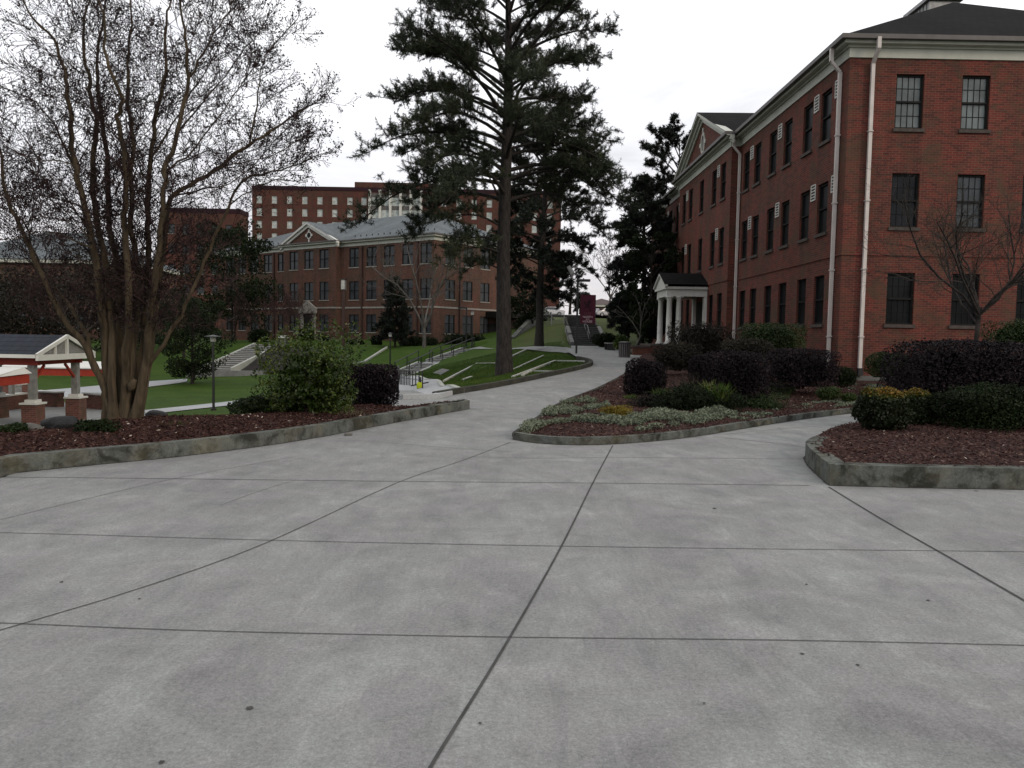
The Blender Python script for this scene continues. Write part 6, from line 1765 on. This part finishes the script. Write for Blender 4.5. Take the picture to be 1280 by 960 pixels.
def pine(base, height, prof, trunk_r, label, seed, nlimb, tuft_n=22, nl=0.2, wd=0.012, mat='needle', name='pine_tree', lean=0.0, zlow=0.3, dens=1.0, stub=None, fixed=None, twigkids=9, clump=False, fine=False, depthk=1.0, bare_low=True):
    """prof(zrel) -> (left reach, right reach) of the crown in metres at height fraction zrel"""
    rng = np.random.default_rng(seed)
    root = thing(name, base, label, 'tree')
    base = np.array(base, float)
    hs = np.linspace(0, 1, 14)
    tr = np.stack([base + np.array([lean * h + 0.05 * math.sin(h * 9 + seed), 0.04 * math.cos(h * 7), h * height - 0.1]) for h in hs])
    rad = np.interp(hs, [0, 0.03, 0.1, 0.6, 1], [trunk_r * 1.3, trunk_r * 1.08, trunk_r, trunk_r * 0.62, 0.03])
    segs = [(smooth_line(tr, 3), np.interp(np.linspace(0, 1, 40), hs, rad))]
    Vt, Ft = tubes(segs, 12); np_mesh('trunk', Vt, Ft, M['bark'], root, smooth=True)
    br = []; tp = []; td = []
    limbs = []
    for k in range(nlimb):
        z = zlow + (0.985 - zlow) * ((k + rng.random()) / nlimb)
        az = k * 2.4 + rng.normal(0, 0.35)
        l, r = prof(z)
        c, s = math.cos(az), math.sin(az)
        reach = (r if c > 0 else l) * abs(c) + (l + r) / 2 * abs(s) * depthk
        limbs.append((z, az, reach * rng.uniform(0.6, 1.08)))
    for f in (fixed or []): limbs.append(f)
    for (z, az, reach) in limbs:
        if reach < 0.25: continue
        o = np.array([np.interp(z, hs, tr[:, i]) for i in range(3)])
        hd = np.array([math.cos(az), math.sin(az), 0])
        rise = np.interp(z, [zlow, 0.5, 0.75, 1.0], [-0.05, 0.12, 0.4, 1.0]) + rng.normal(0, 0.12)
        K = 9; t = np.linspace(0, 1, K)
        wob = np.cumsum(rng.normal(0, 0.05, (K, 3)), 0) * reach * 0.3
        arch = 0.16 * reach * np.sin(t * math.pi * 0.8)
        pts = o + hd * (t * reach)[:, None] + np.column_stack([np.zeros(K), np.zeros(K), arch + rise * reach * t * 0.8 - (0.22 * reach * t ** 2 if z < 0.55 else 0)]) + wob * t[:, None]
        r0_ = max(0.02, min(trunk_r * 0.3, 0.018 + reach * 0.013))
        br.append((pts, np.linspace(r0_, 0.012, K)))
        nk = max(5, int(reach * twigkids * dens / 1.0 * 0.55))
        ncl = max(2, int(reach * 1.5))
        ccs = np.linspace(0.3, 0.99, ncl) + rng.normal(0, 0.05, ncl)
        for j in range(nk):
            f = float(np.clip(ccs[rng.integers(ncl)] + rng.normal(0, 0.045), 0.12, 0.999)) if clump else 0.28 + 0.72 * (j + rng.random()) / nk
            i = min(int(f * (K - 1)), K - 2); p = pts[i] + (pts[i + 1] - pts[i]) * (f * (K - 1) - i)
            bd = unit((pts[i + 1] - pts[i])[None])[0]
            sd = unit(np.cross(bd, [0, 0, 1.0])[None])[0] * (1 if rng.random() < 0.5 else -1)
            dd = unit((bd * rng.uniform(0.2, 0.9) + sd * rng.uniform(0.1, 1.0) + np.array([0, 0, rng.uniform(-0.15, 0.7)]))[None])[0]
            ln = rng.uniform(0.4, 1.0) * min(1.0, 0.45 + reach * 0.16) * (1.15 - 0.5 * f) * (1.25 if fine else 1)
            q = [p]
            for _ in range(3):
                dd = unit((dd + rng.normal(0, 0.18, 3) + np.array([0, 0, 0.1]))[None])[0]; q.append(q[-1] + dd * ln / 3)
            q = np.array(q); br.append((q, np.linspace(0.012, 0.005, 4)))
            tp.append(q[-1]); td.append(dd)
            for _ in range(rng.integers(6, 11) if fine else rng.integers(2, 5)):
                g_ = rng.uniform(0.2, 1.0); i2 = min(int(g_ * 3), 2); pp_ = q[i2] + (q[i2 + 1] - q[i2]) * (g_ * 3 - i2)
                d2 = unit((dd * 0.6 + rng.normal(0, 0.7, 3) + np.array([0, 0, 0.4]))[None])[0]; l2 = rng.uniform(0.1, 0.34)
                br.append((np.array([pp_, pp_ + d2 * l2 * 0.5, pp_ + d2 * l2]), np.array([0.006, 0.005, 0.004])))
                tp.append(pp_ + d2 * l2); td.append(d2)
    if stub:
        for (a, b, r) in stub: br.append((np.array([a, (np.array(a) + b) / 2, b]), np.array([r, r * 0.7, r * 0.3])))
    Vb, Fb = tubes(br, 5); np_mesh('limbs', Vb, Fb, M['bark'], root, smooth=True)
    tp = np.array(tp); td = np.array(td)
    V, Fc = needles(tp, td, tuft_n, nl, wd, rng)
    var = np.repeat(np.clip(0.42 + 0.22 * lump(tp, 1.3, seed) + rng.normal(0, 0.15, len(tp)), 0, 1), tuft_n * 3)
    np_mesh('crown', V, Fc, M[mat], root, var=var)
    return root

pb_ = GT(629, 470); Yp = pb_[1]
m_px = Yp / F
H1 = 17.5
def prof1(z):
    zz = pb_[2] + z * H1
    py = 419 - (zz - 1.6) / m_px
    l = np.interp(py, [-160, -80, 0, 25, 60, 100, 130, 170, 200, 235, 270, 300, 330], [0.2, 36, 62, 74, 104, 138, 160, 150, 150, 165, 70, 125, 60])
    r = np.interp(py, [-160, -80, 0, 25, 60, 100, 130, 160, 200, 235, 260, 300], [0.2, 32, 58, 74, 104, 118, 108, 140, 160, 165, 110, 60])
    return l * m_px, r * m_px
s0 = P(612, 238, Yp - 0.1); s1 = P(606, 210, Yp - 0.5)
s0 = P(622, 243, Yp)
def zf_(py): return ((419 - py) * m_px + 1.6 - pb_[2]) / H1
pine(pb_, H1, prof1, 0.29, 'tall pine with a thick straight trunk on the lawn slope', 21, 68, 25, 0.15, 0.0175, lean=-0.06, zlow=zf_(255), dens=1.0, twigkids=15, fine=True, stub=[(s0, s1, 0.05)],
     fixed=[(zf_(225), math.pi, 3.9), (zf_(212), math.pi - 0.3, 4.3), (zf_(196), 0.15, 3.9), (zf_(226), -0.25, 4.2), (zf_(175), 0.0, 3.9), (zf_(112), 0.1, 3.2), (zf_(150), math.pi + 0.2, 4.4),
            (zf_(283), math.pi + 0.35, 2.6), (zf_(300), math.pi - 0.6, 3.0), (zf_(315), math.pi + 0.7, 2.6), (zf_(335), math.pi - 0.2, 1.6), (zf_(130), math.pi + 0.05, 4.2), (zf_(165), 0.4, 3.6)])
p2 = P(673, 431, 54)
def prof2(z): 
    v = np.interp(z, [0.2, 0.31, 0.45, 0.6, 0.85, 1], [1.5, 2.2, 3.8, 3.7, 2.8, 0.3]); return v * 1.0, v
pine(p2, 15.5, prof2, 0.27, 'second dark pine farther back on the hillside beside the parapet', 33, 64, 24, 0.26, 0.045, 'needle_dark', lean=0.3, zlow=0.2, twigkids=14)
p3 = P(842, 425, 66); p3[2] = 1.5
def prof3(z): v = np.interp(z, [0.3, 0.6, 0.8, 0.95, 1], [2.2, 2.6, 2.9, 2.2, 0.4]); return v, v
pine(p3, 16.6, prof3, 0.25, 'tall pine standing behind the far end of the brick hall', 44, 52, 22, 0.3, 0.055, 'needle_dark', zlow=0.35, twigkids=14)
p4 = P(786, 430, 60); p4[2] = 1.0
def prof4(z): v = np.interp(z, [0.05, 0.3, 0.6, 0.85, 1], [2.0, 2.3, 1.9, 1.1, 0.15]); return v, v
pine(P(802, 430, 52), 10.8, prof4, 0.2, 'dark spreading conifer between the steps and the white porch', 55, 84, 24, 0.26, 0.05, 'needle_dark', name='conifer_tree', zlow=0.05, twigkids=15)
p5 = P(494, 434, 73)
def prof5(z): v = np.interp(z, [0.05, 0.25, 0.6, 1], [1.3, 1.55, 1.0, 0.1]); return v, v
pine(p5, 6.6, prof5, 0.1, 'small cone-shaped conifer in front of the hall windows', 66, 60, 20, 0.26, 0.06, 'needle_dark', name='conifer_tree', zlow=0.1, dens=1.3)
p6 = P(713, 392, 85)
def prof6(z): v = np.interp(z, [0.05, 0.3, 0.7, 1], [1.6, 1.8, 1.2, 0.1]); return v, v
pine(p6, 6.5, prof6, 0.14, 'small dark evergreen above the fence left of the banner', 67, 36, 14, 0.3, 0.05, 'needle_dark', name='conifer_tree', zlow=0.1, dens=1.2)
for k, (px, pyb, pyt, lab) in enumerate([(732.5, 392, 364, 'distant spire-shaped evergreen just above the banner'), (724.5, 392, 366, 'distant slim evergreen between the pole and the banner top')]):
    bb = P(px, pyb, 150); pine(bb, (pyb - pyt) * 150 / F, lambda z: (np.interp(z, [0.05, 0.2, 1], [0.9, 1.1, 0.1]),) * 2, 0.12, lab, 80 + k, 30, 12, 0.4, 0.08, 'needle_dark', name='conifer_tree', zlow=0.08, dens=1.2)

# ---- broadleaf evergreens
def leafy_tree(px, pyb, Y, h, w, label, seed, n, leaf, mt, zlow=0.12, trunk_r=0.12, name='magnolia_tree', shape=None):
    rng = np.random.default_rng(seed); b = P(px, pyb, Y)
    root = thing(name, b, label, 'tree')
    out = []; tips = []
    segs = [(np.array([b + [0, 0, -0.2], b + [0.05, 0, h * 0.3], b + [0, 0.05, h * 0.6], b + [0, 0, h * 0.92]]), np.array([trunk_r, trunk_r * 0.8, trunk_r * 0.5, 0.02]))]
    segs += [(np.array([b + [0.02, 0, -0.2], b + [w * 0.06, 0, h * 0.2], b + [w * 0.12, 0.05, h * 0.5]]), np.array([trunk_r * 0.7, trunk_r * 0.5, 0.02]))]
    cl = []
    for k in range(46):
        z = rng.uniform(zlow, 0.97); prof = (shape or (lambda z: math.sin(math.pi * min(1, 0.2 + 0.8 * (1 - z))) ** 0.8))(z)
        a = rng.uniform(0, 6.28); rr = w / 2 * prof * rng.uniform(0.45, 1.0)
        c = b + np.array([math.cos(a) * rr, math.sin(a) * rr, z * h]); cl.append((c, rng.uniform(0.10, 0.2) * w))
        segs.append((np.array([b + [0, 0, max(0.1, z * h * 0.75)], (b + [0, 0, z * h * 0.85] + c) / 2, c]), np.array([0.04, 0.025, 0.01])))
    V, Fc = tubes(segs, 6); np_mesh('trunk', V, Fc, M['bark'], root, smooth=True)
    per = n // len(cl); pts = []
    for c, r in cl:
        d = unit(rng.normal(size=(per, 3))) * (r * rng.uniform(0.35, 1.0, per) ** 0.5)[:, None]; d[:, 2] *= 0.75; pts.append(c + d)
    pts = np.vstack(pts); pts = pts[pts[:, 2] > b[2] + 0.05]
    V, Fc = leaves(pts, leaf, 0.5, rng)
    var = np.repeat(np.clip(0.42 + 0.25 * lump(pts, 1.5, seed) + rng.normal(0, 0.16, len(pts)), 0, 1), 4)
    np_mesh('crown', V, Fc, mt, root, var=var)
leafy_tree(240, 479, 57, 6.6, 5.4, 'rounded dark magnolia standing at the edge of the sunken lawn', 5, 16000, 0.17, M['darkgreen'], 0.14)
leafy_tree(290, 430, 84, 12.5, 9, 'dense dark evergreen between the two left buildings', 6, 12000, 0.3, M['darkgreen'], 0.2, name='evergreen_tree')
leafy_tree(150, 455, 80, 11.0, 12, 'broad dark evergreen behind the crape myrtle trunks', 7, 12000, 0.3, M['brownbush'], 0.05, name='evergreen_tree')
leafy_tree(60, 455, 70, 8.0, 10, 'wide brownish thicket tree behind the pavilion', 8, 12000, 0.27, M['brownbush'], 0.03, name='evergreen_tree')
leafy_tree(-10, 455, 66, 7.0, 9, 'dark leafy tree at the far left edge behind the pavilion', 18, 9000, 0.27, M['brownbush'], 0.03, name='evergreen_tree')
leafy_tree(784, 430, 60, 4.2, 2.2, 'dark leafy shrub tree at the right of the banner steps', 9, 7000, 0.16, M['darkgreen'], 0.25, name='evergreen_tree')
leafy_tree(655, 425, 74, 6.5, 4.0, 'dark tree at the hall corner left of the second pine', 10, 7000, 0.2, M['darkgreen'], 0.15, name='evergreen_tree')

leafy_tree(812, 431, 49, 7.0, 3.5, 'dense black-green evergreen beside the white porch', 19, 16000, 0.14, M['darkgreen'], 0.06, name='evergreen_tree')
# ---- bare trees
def bare_tree(px, pyb, Y, h, spread, label, seed, mt, kids=(7, 6, 5), r=0.12, bark=None, z0=None, nb=5, minr=0.01, fork=0.2, lean=(0, 0)):
    rng = np.random.default_rng(seed); b = P(px, pyb, Y)
    if z0 is not None: b[2] = z0
    root = thing('bare_tree', b, label, 'tree')
    out = []; tips = []
    tp_ = b + np.array([lean[0], lean[1], h * fork])
    trunk = [(np.array([b - [0, 0, 0.2], (b + tp_) / 2 + [0.03, 0, 0], tp_, tp_ + (tp_ - b) * 0.3]), np.array([r * 1.25, r, r * 0.9, r * 0.6]))]
    for k in range(nb):
        a = 2 * math.pi * k / nb + rng.random(); d = unit(np.array([[math.cos(a) * spread, math.sin(a) * spread, 1.0]]))[0]
        grow(tp_ + (tp_ - b) * 0.2 * rng.random(), d, h * rng.uniform(0.55, 0.8), r * 0.6, 0, rng, out, tips, up=0.12, wob=0.16, kids=kids, shrink=(0.5, 0.5, 0.5), ang=0.8, minr=minr)
    V, Fc = tubes(trunk + [(a, c) for a, c, l in out if l == 0], 7); np_mesh('trunk', V, Fc, bark or M['bark'], root, smooth=True)
    V, Fc = tubes([(a, c) for a, c, l in out if l > 0], 3); np_mesh('crown', V, Fc, mt, root)
bare_tree(530, 436, 70, 10.5, 0.55, 'pale bare tree at the corner of the slate-roofed hall', 3, M['twig_pale'], r=0.16, bark=M['bark_pale'], fork=0.16)
bare_tree(762, 396, 95, 10.5, 0.6, 'hazy bare tree above the silver parked car', 4, M['twig_pale'], r=0.12, bark=M['bark_pale'], minr=0.02)
bare_tree(1211, 480, 19.5, 4.6, 1.0, 'bare dark branching tree against the right hall front', 12, M['twig_grey'], kids=(9, 7, 5), r=0.06, minr=0.003, fork=0.32, nb=9, lean=(0.15, 0))
bare_tree(330, 432, 82, 6.5, 0.8, 'small bare tree above the left stairs', 13, M['twig'], r=0.1, minr=0.014)
bare_tree(372, 436, 76, 5.5, 0.9, 'low bare tree in front of the hall doorway', 14, M['twig'], r=0.09, minr=0.012)
bare_tree(100, 470, 62, 11, 0.7, 'tall bare tree behind the pavilion roof', 15, M['twig'], r=0.14, minr=0.014)
bare_tree(230, 470, 72, 11, 0.7, 'tall bare tree behind the magnolia', 16, M['twig'], r=0.14, minr=0.014)
bare_tree(790, 440, 46, 3.8, 0.5, 'small leaning bare tree beside the white porch', 17, M['twig_pale'], kids=(4, 3), r=0.06, bark=M['bark_pale'], minr=0.01, nb=3, lean=(0.4, 0))

# ------------------------------------------------------------------ sky and light
w = bpy.data.worlds.new('World'); SC.world = w; w.use_nodes = True
nt = w.node_tree; nt.nodes.clear()
out = nt.nodes.new('ShaderNodeOutputWorld')
SUN_EL, SUN_AZ = R(24), R(128)     # azimuth clockwise from +Y: behind, right
sky = N(nt, 'ShaderNodeTexSky', sky_type='NISHITA', sun_disc=False)
sky.sun_elevation = SUN_EL; sky.sun_rotation = SUN_AZ
sky.air_density = 1.0; sky.dust_density = 2.0
bg1 = N(nt, 'ShaderNodeBackground'); bg1.inputs[1].default_value = 0.1; nt.links.new(sky.outputs[0], bg1.inputs[0])
tc = N(nt, 'ShaderNodeTexCoord').outputs['Generated']
mp = N(nt, 'ShaderNodeMapping'); mp.inputs['Scale'].default_value = (1.0, 1.0, 3.2); nt.links.new(tc, mp.inputs[0])
nz = noise(nt, mp.outputs[0], 3.2, 7, 0.58, 0.4)
cr = ramp(nt, nz, [(0.32, (0.78, 0.785, 0.81)), (0.47, (0.96, 0.96, 0.97)), (0.56, (1.04, 1.04, 1.05)), (0.7, (1.13, 1.13, 1.14))])
sepz = N(nt, 'ShaderNodeSeparateXYZ'); nt.links.new(tc, sepz.inputs[0])
hor = ramp(nt, sepz.outputs[2], [(0.0, (0.6, 0.565, 0.57)), (0.1, (0.635, 0.615, 0.63)), (0.2, (0.73, 0.725, 0.745)), (0.36, (0.9, 0.9, 0.91)), (0.6, (1.05, 1.05, 1.05))])
cc = mixc(nt, cr.outputs[0], hor.outputs[0], 1.0, 'MULTIPLY')
bg2 = N(nt, 'ShaderNodeBackground'); bg2.inputs[1].default_value = 1.46; nt.links.new(cc, bg2.inputs[0])
mx = N(nt, 'ShaderNodeMixShader'); mx.inputs[0].default_value = 0.9
nt.links.new(bg1.outputs[0], mx.inputs[1]); nt.links.new(bg2.outputs[0], mx.inputs[2]); nt.links.new(mx.outputs[0], out.inputs[0])
sl = bpy.data.lights.new('sun', 'SUN'); sl.energy = 1.3; sl.angle = R(14); sl.color = (1.0, 0.84, 0.66)
so = bpy.data.objects.new('sun', sl); link(so)
d = Vector((math.sin(SUN_AZ) * math.cos(SUN_EL), math.cos(SUN_AZ) * math.cos(SUN_EL), math.sin(SUN_EL)))
so.rotation_euler = d.to_track_quat('Z', 'Y').to_euler(); so.location = (20, -20, 30)
SC.view_settings.view_transform = 'Standard'; SC.view_settings.look = 'None'; SC.view_settings.exposure = 0.0; SC.view_settings.gamma = 1.0
try: SC.view_settings.use_curve_mapping = False
except Exception: pass
SC.cycles.max_bounces = 6; SC.cycles.transparent_max_bounces = 4
bpy.context.view_layer.update()
